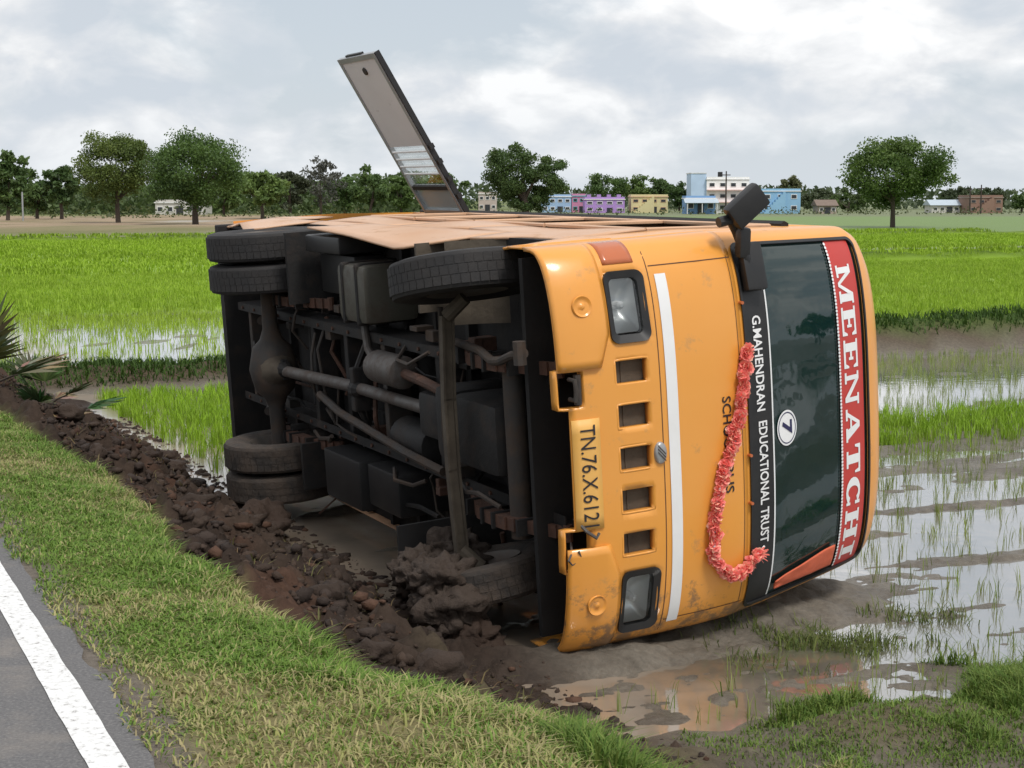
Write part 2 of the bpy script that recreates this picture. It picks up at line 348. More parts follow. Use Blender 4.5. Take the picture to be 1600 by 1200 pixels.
# road and its painted edge line
def strip(name, t0, t1, s0, s1, z, m, jag=0, ds=.05):
    ss = np.concatenate([np.arange(s0, 14, ds), np.linspace(14, s1, 60)]); k = len(ss)
    j0 = jag * (fbm(ss * 4, ss * 0 + 3, 4, 81) - .5); j1 = jag * (fbm(ss * 4, ss * 0 + 9, 4, 82) - .5)
    cols_ = [t0 + j0, t1 + j1]; xs = []; 
    for c in cols_: x, y = xy(c, ss); xs.append(np.stack([x, y, np.full(k, z)], -1))
    V = np.concatenate(xs); i = np.arange(k - 1); F = np.stack([i, i + k, i + k + 1, i + 1], -1)
    return tag(mesh_np(name, V, F, m), kind='structure')
def asphalt():
    m = mat('asphalt', (.15, .145, .145), .85); t = m.node_tree; p = t.nodes['Principled BSDF']; g = N(t, 'ShaderNodeNewGeometry')
    a = N(t, 'ShaderNodeTexNoise', inp={'Scale': 90, 'Detail': 4, 'Roughness': .7}); b = N(t, 'ShaderNodeTexNoise', inp={'Scale': 2.2, 'Detail': 6, 'Roughness': .6})
    for n in (a, b): LK(t, g.outputs['Position'], n.inputs['Vector'])
    ra = ramp(t, a.outputs[0], [(.3, (.085, .082, .085)), (.55, (.14, .135, .135)), (.75, (.24, .23, .22))])
    rb = ramp(t, b.outputs[0], [(.55, 0), (.72, .55)]); mx = N(t, 'ShaderNodeMixRGB', inp={2: (.27, .235, .20, 1)}); LK(t, rb.outputs[0], mx.inputs[0]); LK(t, ra.outputs[0], mx.inputs[1]); LK(t, mx.outputs[0], p.inputs['Base Color'])
    bp = N(t, 'ShaderNodeBump', inp={'Strength': .6, 'Distance': .006}); LK(t, a.outputs[0], bp.inputs['Height']); LK(t, bp.outputs[0], p.inputs['Normal']); return m
strip('road', -5.5, .03, -8, 260, .90, asphalt(), .07)
def line_paint():
    m = mat('road_paint', (.72, .72, .71), .7); t = m.node_tree; p = t.nodes['Principled BSDF']; g = N(t, 'ShaderNodeNewGeometry')
    a = N(t, 'ShaderNodeTexNoise', inp={'Scale': 40, 'Detail': 6, 'Roughness': .7}); LK(t, g.outputs['Position'], a.inputs['Vector'])
    ra = ramp(t, a.outputs[0], [(.34, (.24, .225, .215)), (.41, (.62, .61, .60)), (.52, (.74, .74, .73)), (.8, (.78, .78, .78))]); LK(t, ra.outputs[0], p.inputs['Base Color']); return m
strip('road_edge_line', -.155, -.052, -8, 260, .904, line_paint(), .010, .02)

# water of the flooded paddies
def water_mat():
    m = bpy.data.materials.new('paddy_water'); m.use_nodes = True; t = m.node_tree; p = t.nodes['Principled BSDF']; g = N(t, 'ShaderNodeNewGeometry')
    n = N(t, 'ShaderNodeTexNoise', inp={'Scale': 1.4, 'Detail': 5, 'Roughness': .6}); LK(t, g.outputs['Position'], n.inputs['Vector'])
    dt = N(t, 'ShaderNodeVectorMath', operation='DOT_PRODUCT'); LK(t, g.outputs['Position'], dt.inputs[0]); dt.inputs[1].default_value = (NX, NY, 0)
    # stirred-up mud: from the ditch to about where the bus stands
    a = N(t, 'ShaderNodeMath', operation='MULTIPLY_ADD', inp={1: 2.6}); LK(t, n.outputs[0], a.inputs[0]); LK(t, dt.outputs['Value'], a.inputs[2])
    off = PX * NX + PY * NY
    mr = N(t, 'ShaderNodeMapRange', inp={1: off + 4.0, 2: off + 5.0, 3: 1, 4: 0}); LK(t, a.outputs[0], mr.inputs[0])
    c = N(t, 'ShaderNodeMixRGB', inp={1: (.16, .145, .115, 1), 2: (.29, .23, .175, 1)}); LK(t, mr.outputs[0], c.inputs[0]); LK(t, c.outputs[0], p.inputs['Base Color'])
    p.inputs['Roughness'].default_value = .3
    gl = N(t, 'ShaderNodeBsdfPrincipled', inp={'Base Color': (.97, .98, 1, 1), 'Roughness': .03, 'Metallic': 1})
    w = N(t, 'ShaderNodeTexNoise', inp={'Scale': 5, 'Detail': 3}); LK(t, g.outputs['Position'], w.inputs['Vector'])
    b = N(t, 'ShaderNodeBump', inp={'Strength': .06, 'Distance': .04}); LK(t, w.outputs[0], b.inputs['Height']); LK(t, b.outputs[0], gl.inputs['Normal'])
    fr = N(t, 'ShaderNodeFresnel', inp={0: 3.2}); k = N(t, 'ShaderNodeMapRange', inp={3: 1.25, 4: .62}); LK(t, mr.outputs[0], k.inputs[0])
    mu = N(t, 'ShaderNodeMath', operation='MULTIPLY', use_clamp=True); LK(t, fr.outputs[0], mu.inputs[0]); LK(t, k.outputs[0], mu.inputs[1])
    mx = N(t, 'ShaderNodeMixShader'); LK(t, mu.outputs[0], mx.inputs[0]); LK(t, p.outputs[0], mx.inputs[1]); LK(t, gl.outputs[0], mx.inputs[2])
    LK(t, mx.outputs[0], t.nodes['Material Output'].inputs[0]); return m
def quad_ts(name, t0, t1, s0, s1, z, m):
    A, B = np.meshgrid(np.linspace(t0, t1, 60), np.linspace(s0, s1, 60)); X, Y = xy(A.ravel(), B.ravel()); i = np.arange(3600).reshape(60, 60)
    F = np.stack([i[:-1, :-1], i[:-1, 1:], i[1:, 1:], i[1:, :-1]], -1).reshape(-1, 4)
    return tag(mesh_np(name, np.stack([X, Y, X * 0 + z], -1), F, m), kind='structure')
quad_ts('paddy_water', 1.2, 95, -9, 62, 0.003, water_mat())

# ------------------------------------------------------------------ grass and rice: blades
def blades(name, x, y, z, h, w, lean, col, jit=.25, heading=None, tipcol=None):
    n = len(x); hd = rng.uniform(0, 2 * np.pi, n) if heading is None else heading
    fx, fy = np.cos(hd), np.sin(hd); sx, sy = -fy, fx
    hh = h * rng.uniform(1 - jit, 1 + jit, n); ln = lean * hh * rng.uniform(.3, 1.5, n); w = w * rng.uniform(.7, 1.3, n)
    B = np.stack([x, y, z], -1)
    up = np.zeros((n, 3)); up[:, 2] = 1; S = np.stack([sx, sy, 0 * sx], -1) * (w / 2)[:, None]; D = np.stack([fx, fy, 0 * fx], -1)
    mid = B + up * (hh * .6)[:, None] + D * (ln * .38)[:, None]; tip = B + up * (hh * (1 - .25 * np.clip(ln / (hh + 1e-6), 0, 1.2)))[:, None] + D * ln[:, None]
    V = np.stack([B - S, B + S, mid - S * .8, mid + S * .8, tip], 1).reshape(-1, 3)
    i = np.arange(n)[:, None] * 5
    c = np.repeat(col, 5, 0)
    return mesh_np(name, V, [i + np.array([[0, 1, 3, 2]]), i + np.array([[2, 3, 4]])], M['grass'], cols=np.clip(c, 0, 1))
def visible(x, y, m=1.12): return (y > 3) & (np.abs(x) < .32 * y * m + .9)
def scatter(t0, t1, s0, s1, dens):
    n = int((t1 - t0) * (s1 - s0) * dens); t = rng.uniform(t0, t1, n); s = rng.uniform(s0, s1, n); x, y = xy(t, s); k = visible(x, y); return x[k], y[k], t[k], s[k]
def colmix(n, a, b, w=None, v=.18):
    w = rng.uniform(0, 1, n) if w is None else w
    c = np.asarray(a)[None] * (1 - w[:, None]) + np.asarray(b)[None] * w[:, None]
    return c * rng.uniform(1 - v, 1 + v, (n, 1))
# verge beside the road
x, y, t, s = scatter(.0, 3.1, -1.5, 13, 12500); k = (t < 2.0) | (s < 1.0); x, y, t, s = x[k], y[k], t[k], s[k]
d = fbm(x * 1.3, y * 1.3, 3, 91); mz = mudzone(t, s)
keep = (mz < .25 + .25 * (fbm(x * 5, y * 5, 2, 92) - .5)) & (rng.uniform(0, 1, len(x)) < np.clip(.45 + sst(.05, .3, t) * .55 - .55 * sst(.54, .66, fbm(x * 1.1, y * 1.1, 4, 71)) - .6 * sst(.60, .70, fbm(x * 3.1, y * 3.1, 3, 74)), .22, 1)) & (t > -.035 + .12 * fbm(x * 3, y * 3, 2, 93))
x, y, t, s = x[keep], y[keep], t[keep], s[keep]; n = len(x)
dry = sst(.42, .62, fbm(x * 1.1, y * 1.1, 4, 71) + .10 * sst(1.5, -.5, s) + .08 * sst(.45, .15, t))
col = colmix(n, (.20, .30, .055), (.12, .22, .036)); straw = colmix(n, (.34, .35, .12), (.42, .35, .19)); pick = rng.uniform(0, 1, n) < (.14 + .50 * dry)
col[pick] = straw[pick]
edge = sst(.45, .9, t)
verge_grass = blades('verge_grass', x, y, np.maximum(height(x, y) - .004, np.where(t < .08, .899, 0)), (.022 + .04 * edge * (1 - .5 * dry)) * (.6 + .8 * fbm(x * 4, y * 4, 2, 75)), .0062, 1.15, col, .5)
tag(verge_grass, 'short patchy green and straw grass on the road verge', 'grass', kind='stuff')
# roots and torn grass left in the churned soil
x, y, t, s = scatter(.8, 2.4, .6, 12, 260); k = (mudzone(t, s) > .4) & (fbm(x * 1.7, y * 1.7, 3, 98) > .52); x, y = x[k], y[k]
tag(blades('torn_grass', x, y, height(x, y) - .004, .05, .007, 1.3, colmix(len(x), (.12, .12, .04), (.17, .11, .06)), .5), 'torn grass and roots in the churned soil', 'grass', kind='stuff')
# grass of the near bund at the lower right
x, y, t, s = scatter(1.2, 7.5, -.4, 2.5, 10000); z = height(x, y); k = (mudzone(t, s) < .35) & ((t > 1.9) | (s < .6)); x, y, t, s, z = x[k], y[k], t[k], s[k], z[k]
cl = fbm(x * 2.1, y * 2.1, 3, 95)
k = (z > .025) & (rng.uniform(0, 1, len(x)) < sst(.40, .54, cl + .14 * bumpf(s - .6, 1.0)) * .8 + .30); x, y, z, cl = x[k], y[k], z[k], cl[k]; n = len(x)
bg = blades('bund_grass', x, y, z - .005, .028 + .08 * sst(.42, .66, cl), .006, .8, colmix(n, (.085, .17, .025), (.20, .26, .06)), .5)
tag(bg, 'dark green grass tufts on the low earth bund in front', 'grass', kind='stuff')
# grass of the far bund
x, y, t, s = scatter(-.2, 30, 15.2, 18.2, 520); z = height(x, y); k = (z > np.where((t < 11) | (fbm(x * .9, y * .9, 3, 58) > .38), .06, .27)) & (rng.uniform(0, 1, len(x)) < np.where(t < 11, 1, sst(.26, .46, z)) + .0); x, y, z = x[k], y[k], z[k]; n = len(x)
fg = blades('far_bund_grass', x, y, z - .02, .12, .02, .8, colmix(n, (.035, .075, .012), (.065, .12, .02)), .5)
tag(fg, 'dark grass along the raised bund across the paddies', 'grass', kind='stuff')
x = rng.uniform(.8, 3.4, 60000); y = rng.uniform(6.5, 10.5, 60000); lx, lz = (x + .13) * .4388 - (y - 7.655) * .8986, (x + .13) * .8968 + (y - 7.655) * .4373
k = (lx > -.35) & (lx < .55) & (lz > 1.3) & (lz < 3.1) & (rng.uniform(0, 1, len(x)) < .8 * sst(.42, .66, fbm(x * 3.2, y * 3.2, 3, 97)) * bumpf(lz - 2.2, .95) * bumpf(lx - .08, .48)); x, y = x[k], y[k]; z = height(x, y); k = z > -.01; x, y, z = x[k], y[k], z[k]
tag(blades('trampled_grass', x, y, z - .004, .075, .006, 1.0, colmix(len(x), (.075, .115, .025), (.15, .17, .05)), .5), 'trampled grass and rice under the windscreen', 'grass', kind='stuff')
# rice
def rice(name, x, y, z, h, w, nb, ca, cb, spread, label, lean=.45):
    n = len(x); X = np.repeat(x, nb) + rng.normal(0, spread, n * nb); Y = np.repeat(y, nb) + rng.normal(0, spread, n * nb); Z = np.repeat(z, nb)
    base = np.repeat(colmix(n, ca, cb) * (.80 + .4 * fbm(x * .12, y * .3, 3, 131))[:, None], nb, 0) * rng.uniform(.85, 1.15, (n * nb, 1))
    o = blades(name, X, Y, Z, np.repeat(h, nb) if hasattr(h, '__len__') else h, w, lean, base, .3); return tag(o, label, 'rice', kind='stuff')
BODY = lambda x, y: ((x + .13) * .4388 - (y - 7.655) * .8986, (x + .13) * .8968 + (y - 7.655) * .4373)
def off_bus(x, y): lx, lz = BODY(x, y); return ~((lx < .35) & (lx > -6.5) & (lz > -.2) & (lz < 3.0))
x, y, t, s = scatter(2.6, 24, 1.7, 15.6, 85); k = (np.abs(((s + .06 * np.sin(t * 1.3)) / .19) % 1 - .5) < .28) | (rng.uniform(0, 1, len(s)) < .2); x, y, t, s = x[k], y[k], t[k], s[k]; k = off_bus(x, y); x, y, t, s = x[k], y[k], t[k], s[k]
dn = fbm(x * .35 + 3, y * .5, 3, 101) + .25 * bumpf(s - 8.6 - .02 * t, 1.3); k = rng.uniform(0, 1, len(x)) < sst(.34, .70, dn) * .8 + .52; x, y, s = x[k], y[k], s[k]
rice('rice_seedlings', x, y, np.maximum(height(x, y), -.01) - .01, .095 + .06 * rng.uniform(0, 1, len(x)), .005, 4, (.16, .23, .045), (.25, .29, .08), .014, 'thin young rice seedlings standing in the water right of the bus', .35)
# a thicker green band of young rice
x, y, t, s = scatter(5, 28, 7.6, 10.4, 110); k = off_bus(x, y) & (rng.uniform(0, 1, len(x)) < bumpf(s - 9.0, 1.3)); x, y = x[k], y[k]
rice('rice_band', x, y, np.maximum(height(x, y), -.01) - .01, .16, .009, 7, (.19, .33, .02), (.23, .37, .03), .03, 'thick green strip of young rice across the flooded paddy')
# small paddy left of the bus
x, y, t, s = scatter(2.6, 9, 9.5, 15.4, 95); k = off_bus(x, y) & (rng.uniform(0, 1, len(x)) < .25 + .9 * sst(10.3, 11.8, s)); x, y = x[k], y[k]
rice('rice_patch', x, y, np.maximum(height(x, y), -.01) - .01, .17, .010, 7, (.20, .35, .016), (.25, .40, .03), .03, 'bright green young rice in the paddy behind the mud bank')
# the big bright field behind the far bund
x, y, t, s = scatter(1.5, 48, 18.0, 46, 55); dn = sst(24, 32, s + 5 * (fbm(x * .35, y * .35, 3, 111) - .5)) + sst(11, 14, t); k = rng.uniform(0, 1, len(x)) < np.clip(.22 + dn, 0, 1); x, y, s = x[k], y[k], s[k]
rice('rice_field', x, y, np.maximum(height(x, y), -.01) - .01, .11 + .06 * fbm(x * .2, y * .2, 2, 112), .013, 5, (.23, .355, .022), (.30, .42, .05), .06, 'bright green rice field beyond the bund')
x, y, t, s = scatter(-2, 75, 46, 92, 9); k = ~((np.abs(s - 57) < 2.2) & (t > 28)); x, y, s = x[k], y[k], s[k]
rice('far_rice_field', x, y, np.maximum(height(x, y), -.01) - .01, .18, .05, 5, (.23, .355, .022), (.28, .41, .04), .12, 'far bright green rice field in front of the trees')
# clods of mud, too many to count
def lump(seed, sub=2):
    b = bmesh.new(); bmesh.ops.create_icosphere(b, subdivisions=sub, radius=1); r = random.Random(seed); o = [r.uniform(0, 50) for _ in range(3)]
    for v in b.verts:
        c = v.co; f = lambda a, b, q, sd: float(fbm(np.array(a * q + o[0]), np.array(b * q + o[1]), 4, sd)) - .5
        k = .85 + .85 * (f(c.x, c.y, 1.8, seed) + f(c.y, c.z, 1.8, seed + 3) + f(c.z, c.x, 1.8, seed + 5)) + .9 * abs(f(c.x + c.z, c.y - c.z, 3.5, seed + 7)) + .5 * f(c.x - c.z, c.y + c.z, 7, seed + 9); v.co = c * max(.3, k)
    V = np.array([v.co[:] for v in b.verts]); F = np.array([[q.index for q in f.verts] for f in b.faces]); b.free(); return V, F
M['clod'] = mat('wet_clod', (.062, .040, .029), .75, attr=True, bump=(30, 1.0), spec=.25)
LUMPS = [lump(k, 1) for k in range(8)]; LUMPS3 = [lump(k, 4) for k in range(8)]; LUMPS2 = [lump(k + 20, 3) for k in range(8)]
def clods():
    Vs, Fs, Cs, off = [], [], [], 0
    t = rng.uniform(.8, 2.9, 26000); s = rng.uniform(.3, 13.5, 26000); x, y = xy(t, s); k = (mudzone(t, s) > .5) & visible(x, y) & (rng.uniform(0, 1, 26000) < (1.15 - .3 * t) * sst(.15, .5, fbm(x * 2, y * 2, 3, 36))); x, y = x[k], y[k]; z = height(x, y)
    for i in range(len(x)):
        V, F = LUMPS[i % 8]; sz = .008 + .036 * rng.uniform() ** 4; a = rng.uniform(0, 6.28)
        v = V * sz * np.array([rng.uniform(.7, 1.5), rng.uniform(.6, 1.1), rng.uniform(.5, 1.0)]); v = np.stack([v[:, 0] * np.cos(a) - v[:, 1] * np.sin(a), v[:, 0] * np.sin(a) + v[:, 1] * np.cos(a), v[:, 2]], -1)
        Vs.append(v + [x[i], y[i], z[i] + .05 * sz]); Fs.append(F + off); off += len(V)
        c = np.array([(.055, .036, .026), (.042, .029, .023), (.085, .045, .029)][rng.choice(3, p=[.5, .35, .15])]) * rng.uniform(.75, 1.2); Cs.append(np.repeat(c[None], len(V), 0))
    for i in range(60):
        V, F = LUMPS2[i % 8]; t_ = rng.uniform(1.0, 2.3); s_ = rng.uniform(1.0, 11); xx, yy = xy(t_, s_); zz = float(height(np.array([xx]), np.array([yy]))[0]); sz = rng.uniform(.05, .12); a = rng.uniform(0, 6.28)
        v = V * sz * np.array([rng.uniform(.8, 1.5), 1, .7]); v = np.stack([v[:, 0] * np.cos(a) - v[:, 1] * np.sin(a), v[:, 0] * np.sin(a) + v[:, 1] * np.cos(a), v[:, 2]], -1)
        Vs.append(v + [xx, yy, zz]); Fs.append(F + off); off += len(V); Cs.append(np.repeat(np.array([[.046, .031, .023]]) * rng.uniform(.8, 1.2), len(V), 0))
    o = mesh_np('mud_clods', np.concatenate(Vs), np.concatenate(Fs), M['clod'], cols=np.concatenate(Cs), smooth=False)
    tag(o, 'churned dark mud clods scattered along the torn verge', 'mud', kind='stuff')
clods()
def big_clod(px, py, sz, k, label):
    z = float(height(np.array([px]), np.array([py]))[0]); V, F = LUMPS3[k]
    o = mesh_np('mud_clod', V * sz * np.array([1.15, 1, .8]), F, M['clod'], cols=np.repeat(np.array([[.048, .031, .023]]), len(V), 0), smooth=True)
    o.location = (px, py, z + sz * .35); o.rotation_euler = (0, 0, k * 1.3); tag(o, label, 'mud clod', 'big mud clods beside the ditch')
big_clod(-1.75, 11.0, .20, 1, 'big dark mud clod with a blunt end at the edge of the brown puddle')
big_clod(-.62, 9.0, .10, 3, 'upright lump of mud just left of the muddy lower front wheel')
big_clod(-.22, 8.35, .17, 5, 'rounded mud heap below the muddy lower front wheel')
big_clod(-3.0, 13.0, .16, 6, 'mud lump where the bank meets the lower rear wheels')

# ------------------------------------------------------------------ the bus (local: X forward, Y to its left, Z up; it lies on its left side)
bus = empty('school_bus')
bus.matrix_world = Matrix.Translation((-.1303, 7.6551, 1.0705)) @ Matrix.Rotation(R(-63.97), 4, 'Z') @ Matrix.Rotation(R(.47), 4, 'Y') @ Matrix.Rotation(R(-86.11), 4, 'X')
BM = bus.matrix_world.copy()
tag(bus, 'overturned orange-yellow school bus lying on its side in the flooded ditch', 'bus')
LEN = 6.15
def Wz(z): return float(np.interp(z, [.4, 1.5, 2.6, 2.68, 2.74, 2.78, 2.81, 2.825, 2.83], [1.06, 1.06, 1.0, .965, .91, .83, .69, .45, .0]))
def prof(z): return float(np.interp(z, [.40, .48, .60, 1.0, 1.3, 1.5, 1.75, 2.1, 2.46, 2.60, 2.68, 2.74, 2.78, 2.81, 2.825, 2.83], [-.05, -.015, 0, .004, -.005, -.03, -.085, -.185, -.295, -.35, -.39, -.44, -.51, -.63, -.83, -1.08]))
def SF(Y, Z):
    w = Wz(Z); a = min(abs(Y / w), 1.0) if w > 1e-5 else 0
    return prof(Z) + .32 * ((1 - a ** 3) ** (1 / 3) - 1)
def fp(Y, Z, o=0.0): return Vector((SF(Y, Z) + o, Y, Z))
AS = sorted(set([round(v, 4) for v in np.linspace(-.9, .9, 31)] + [s * v for s in (-1, 1) for v in (.93, .955, .975, .988, .995, .999, 1.0)]))
def front_patch(ys, zs, skip, o=0.0, frac=False):
    mb = MB(); bm = mb.bm; g = {}
    def V(i, j):
        if (i, j) not in g: g[i, j] = bm.verts.new(fp(ys[i] * Wz(zs[j]) if frac else ys[i], zs[j], o))
        return g[i, j]
    for i in range(len(ys) - 1):
        for j in range(len(zs) - 1):
            if skip and skip((ys[i] + ys[i + 1]) / 2, (zs[j] + zs[j + 1]) / 2): continue
            bm.faces.new((V(i, j), V(i + 1, j), V(i + 1, j + 1), V(i, j + 1)))
    return mb
SLOT = [-.415, -.19, .03, .246, .473]; SW, SZ0, SZ1 = .058, .757, .938
HL = [(-.905, -.575), (.632, .955)]; HZ0, HZ1 = .755, .958
HOLES = [(c - SW, c + SW, SZ0, SZ1) for c in SLOT] + [(a, b, HZ0, HZ1) for a, b in HL] + [(-.445, -.265, .40, .57), (.365, .575, .40, .575), (-.265, .365, .40, .485)]
ys = sorted(set([round(v, 4) for v in np.linspace(-.95, .95, 39)] + [s * v for s in (-1, 1) for v in (.98, 1.005, 1.025, 1.04, 1.05, 1.056, 1.059, 1.06)] + [round(v, 4) for h in HOLES for v in h[:2]]))
zs = sorted(set([.44, .46, .48, .53, .6, .66, .71, .8, .87, 1.0, 1.06, 1.12, 1.2, 1.28, 1.36, 1.44, 1.5, 1.545] + [h[2] for h in HOLES[:7]] + [h[3] for h in HOLES]))
zs = [z for z in zs if z >= .44]
def inhole(y, z): return any(a < y < b and c < z < d for a, b, c, d in HOLES)
fas = front_patch(ys, zs, inhole)
def rim_walls(mb, a, b, c, d, depth, n=6):
    P = [(a + (b - a) * k / n, c) for k in range(n)] + [(b, c + (d - c) * k / n) for k in range(n)] + [(b - (b - a) * k / n, d) for k in range(n)] + [(a, d - (d - c) * k / n) for k in range(n)]
    A = [mb.bm.verts.new(fp(y, z)) for y, z in P]; B = [mb.bm.verts.new(fp(y, z) - Vector((depth, 0, 0))) for y, z in P]
    for k in range(len(P)): mb.bm.faces.new((A[k], A[(k + 1) % len(P)], B[(k + 1) % len(P)], B[k]))
for h in HOLES[:7]: rim_walls(fas, *h, .05)
rim_walls(fas, -.445, -.265, .44, .57, .06); rim_walls(fas, .365, .575, .44, .575, .06)
fascia = fas.build('front_fascia', M['paint'], bus, True, 30, outward=(-2.5, 0, 1.2))
md = fascia.modifiers.new('thick', 'SOLIDIFY'); md.thickness = .012; md.offset = -1
for i, c in enumerate(SLOT):
    mb = MB(); q = fp(c, (SZ0 + SZ1) / 2)
    mb.bb(q.x - .10, q.x - .052, c - SW - .01, c + SW + .01, SZ0 - .01, SZ1 + .01)
    mb.bb(q.x - .051, q.x - .046, c - SW, c + SW, SZ0 + .05, SZ0 + .056)
    mb.build('grille_slot', M['liner'], bus)
# rounded-rectangle ring mapped on the front
def rr(a, b, c, d, r, n=6):
    P = []
    for cx, cz, t0 in ((b - r, d - r, 0), (a + r, d - r, 90), (a + r, c + r, 180), (b - r, c + r, 270)):
        for k in range(n + 1): t = R(t0 + 90 * k / n); P.append((cx + r * math.cos(t), cz + r * math.sin(t)))
    return P
def ring_on_front(P, Q, o0, o1, name, m, parent):
    mb = MB(); bm = mb.bm; A = [bm.verts.new(fp(y, z, o0)) for y, z in P]; A2 = [bm.verts.new(fp(y, z, o0 - .03)) for y, z in P]
    B = [bm.verts.new(fp(y, z, o1)) for y, z in Q]; C = [bm.verts.new(fp(y, z, o1 - .05)) for y, z in Q]; n = len(P)
    for k in range(n):
        j = (k + 1) % n
        for U, V in ((A2, A), (A, B), (B, C)): bm.faces.new((U[k], U[j], V[j], V[k]))
    return mb.build(name, m, parent, True)
for a, b in HL:
    hl = ring_on_front(rr(a - .014, b + .014, HZ0 - .012, HZ1 + .014, .045), rr(a + .024, b - .024, HZ0 + .022, HZ1 - .018, .03), .014, -.006, 'headlight', M['black'], bus)
    mb = MB(); ca, cz = (a + b) / 2, (HZ0 + HZ1) / 2; hw, hh = (b - a) / 2 - .03, (HZ1 - HZ0) / 2 - .022; n = 22; rings = []
    for f_, dp in ((1, -.045), (.86, -.075), (.6, -.11), (.3, -.135), (.1, -.14)):
        rings.append([mb.bm.verts.new(fp(ca + y * f_, cz + z * f_, dp)) for y, z in rr(-hw, hw, -hh, hh, min(hw, hh) * (.25 + .7 * (1 - f_)), 5)])
    for A, B in zip(rings, rings[1:]):
        for k in range(len(A)): mb.bm.faces.new((A[k], A[(k + 1) % len(A)], B[(k + 1) % len(A)], B[k]))
    mb.bm.faces.new(rings[-1]); mb.build('reflector', M['chrome'], hl, True, 60)
    mb = MB(); q = fp(ca, cz, -.085); mb.tube([q - Vector((.05, 0, 0)), q + Vector((.015, 0, 0)), q + Vector((.03, 0, 0))], [.022, .022, .008], 12); mb.build('bulb', M['white'], hl, True)
    mb = MB(); ys_ = np.linspace(a + .03, b - .03, 9); zs_ = np.linspace(HZ0 + .022, HZ1 - .02, 6); g = [[mb.bm.verts.new(fp(y, z, -.018 + .012 * (1 - ((y - ca) / hw) ** 2) * (1 - ((z - cz) / hh) ** 2))) for z in zs_] for y in ys_]
    for i in range(8):
        for j in range(5): mb.bm.faces.new((g[i][j], g[i + 1][j], g[i + 1][j + 1], g[i][j + 1]))
    mb.build('lens', M['lens'], hl, True)
def patch(ylist, zlist, o, name, m, parent=bus, solid=.008):
    ob = front_patch(list(ylist), list(zlist), None, o).build(name, m, parent, True, 35, outward=(-2.5, 0, 1.2))
    if solid: md = ob.modifiers.new('s', 'SOLIDIFY'); md.thickness = solid; md.offset = -1
    return ob
yc = [-1.059, -1.056, -1.05, -1.04, -1.025, -1.005, -.98, -.955]
patch(yc, np.linspace(.765, .94, 7), .007, 'indicator_lamp', M['amber'])
# bumper ends, proud of the fascia, with blanked fog-lamp rounds
def bumper(s):
    yy = [s * v for v in (.455, .5, .56, .62, .7, .78, .86, .92, .97, 1.0, 1.025, 1.045, 1.056, 1.06)]; mb = MB(); g = []
    for y in yy:
        top = .735 - .06 * max(0, (.62 - abs(y)) / .17)
        g.append([mb.bm.verts.new(fp(y, z, .022 * (1 if z < top - .02 else 0.2))) for z in (.438, .46, .52, .58, .64, top - .03, top)])
    for i in range(len(yy) - 1):
        for j in range(6): mb.bm.faces.new((g[i][j], g[i + 1][j], g[i + 1][j + 1], g[i][j + 1]))
    o = mb.build('bumper_end', M['paint'], bus, True, 40, outward=(-2.5, 0, 1.2)); md = o.modifiers.new('s', 'SOLIDIFY'); md.thickness = .02; md.offset = -1
    q = fp(s * .765, .592, .024); b = MB(); b.lathe([(.056, -.003), (.052, .006), (.044, .002), (.036, -.004), (.018, -.003), (.012, .004), (.001, .005)], 24, 'X', q, Matrix.Rotation(s * .12, 3, 'Z')); b.build('fog_lamp_blank', M['paint'], o, True, 60)
bumper(-1); bumper(1)
# number plate, tow hook
pl = patch(np.linspace(-.205, .36, 9), np.linspace(.489, .64, 4), .010, 'number_plate', M['plate'], bus, .006)
mb = MB(); mb.tube([(-.03, -.41, .50), (.03, -.41, .50), (.035, -.36, .505), (.03, -.31, .50), (-.03, -.31, .50)], .012, 8); mb.tube([(-.02, -.43, .54), (-.02, -.28, .54)], .02, 8); mb.build('tow_hook', M['dusty'], bus, True)
# stripe
patch(np.linspace(-.885, .955, 40), (1.042, 1.075, 1.108), .004, 'white_stripe', M['white'], bus, 0)
# windscreen opening, surround and glass
zw = [1.545, 1.58, 1.66, 1.75, 1.87, 2.0, 2.1, 2.2, 2.3, 2.4, 2.46, 2.53, 2.575, 2.605]
front_patch(AS, zw, lambda a, z: abs(a) < .93 and 1.58 < z < 2.575, 0, True).build('windscreen_surround', M['paint'], bus, True, 40)
A3 = [a for a in AS if abs(a) <= .93]
gl = front_patch(A3, zw[1:-1], None, -.012, True).build('windscreen', M['windscreen'], bus, True, 60)
def gasket():
    mb = MB(); bm = mb.bm
    def loop(da, dz, o):
        P = rr(-.93 - da, .93 + da, 1.58 - dz, 2.575 + dz, .05); Q = []
        for i in range(len(P)):
            p, q = P[i], P[(i + 1) % len(P)]; n = max(1, int(max(abs(p[0] - q[0]), abs(p[1] - q[1])) / .06))
            Q += [(p[0] + (q[0] - p[0]) * k / n, p[1] + (q[1] - p[1]) * k / n) for k in range(n)]
        return Q, o
    Q0 = loop(.012, .016, .002); L = [[bm.verts.new(fp(y * Wz(z), z, .002)) for y, z in Q0[0]]]
    for sh, o in ((.006, .012), (-.02, .012), (-.03, -.008)):
        L.append([bm.verts.new(fp(max(-.99, min(.99, y * (1 + sh * .6))) * Wz(z), 2.08 + (z - 2.08) * (1 + sh), o)) for y, z in Q0[0]])
    n = len(L[0])
    for A, B in zip(L, L[1:]):
        for k in range(n): bm.faces.new((A[k], A[(k + 1) % n], B[(k + 1) % n], B[k]))
    mb.build('gasket', M['black'], gl, True, 50)
gasket()
fa = [v for v in np.linspace(-.925, .925, 50)]
def fpatch(fr, zlist, o, name, m, parent): return front_patch(list(fr), list(zlist), None, o, True).build(name, m, parent, True)
fpatch(fa, (1.582, 1.62, 1.68, 1.745), -.004, 'black_band', M['black'], gl)
fpatch(np.linspace(-.80, .915, 46), (1.7455, 1.756), -.002, 'white_line', M['white'], gl)
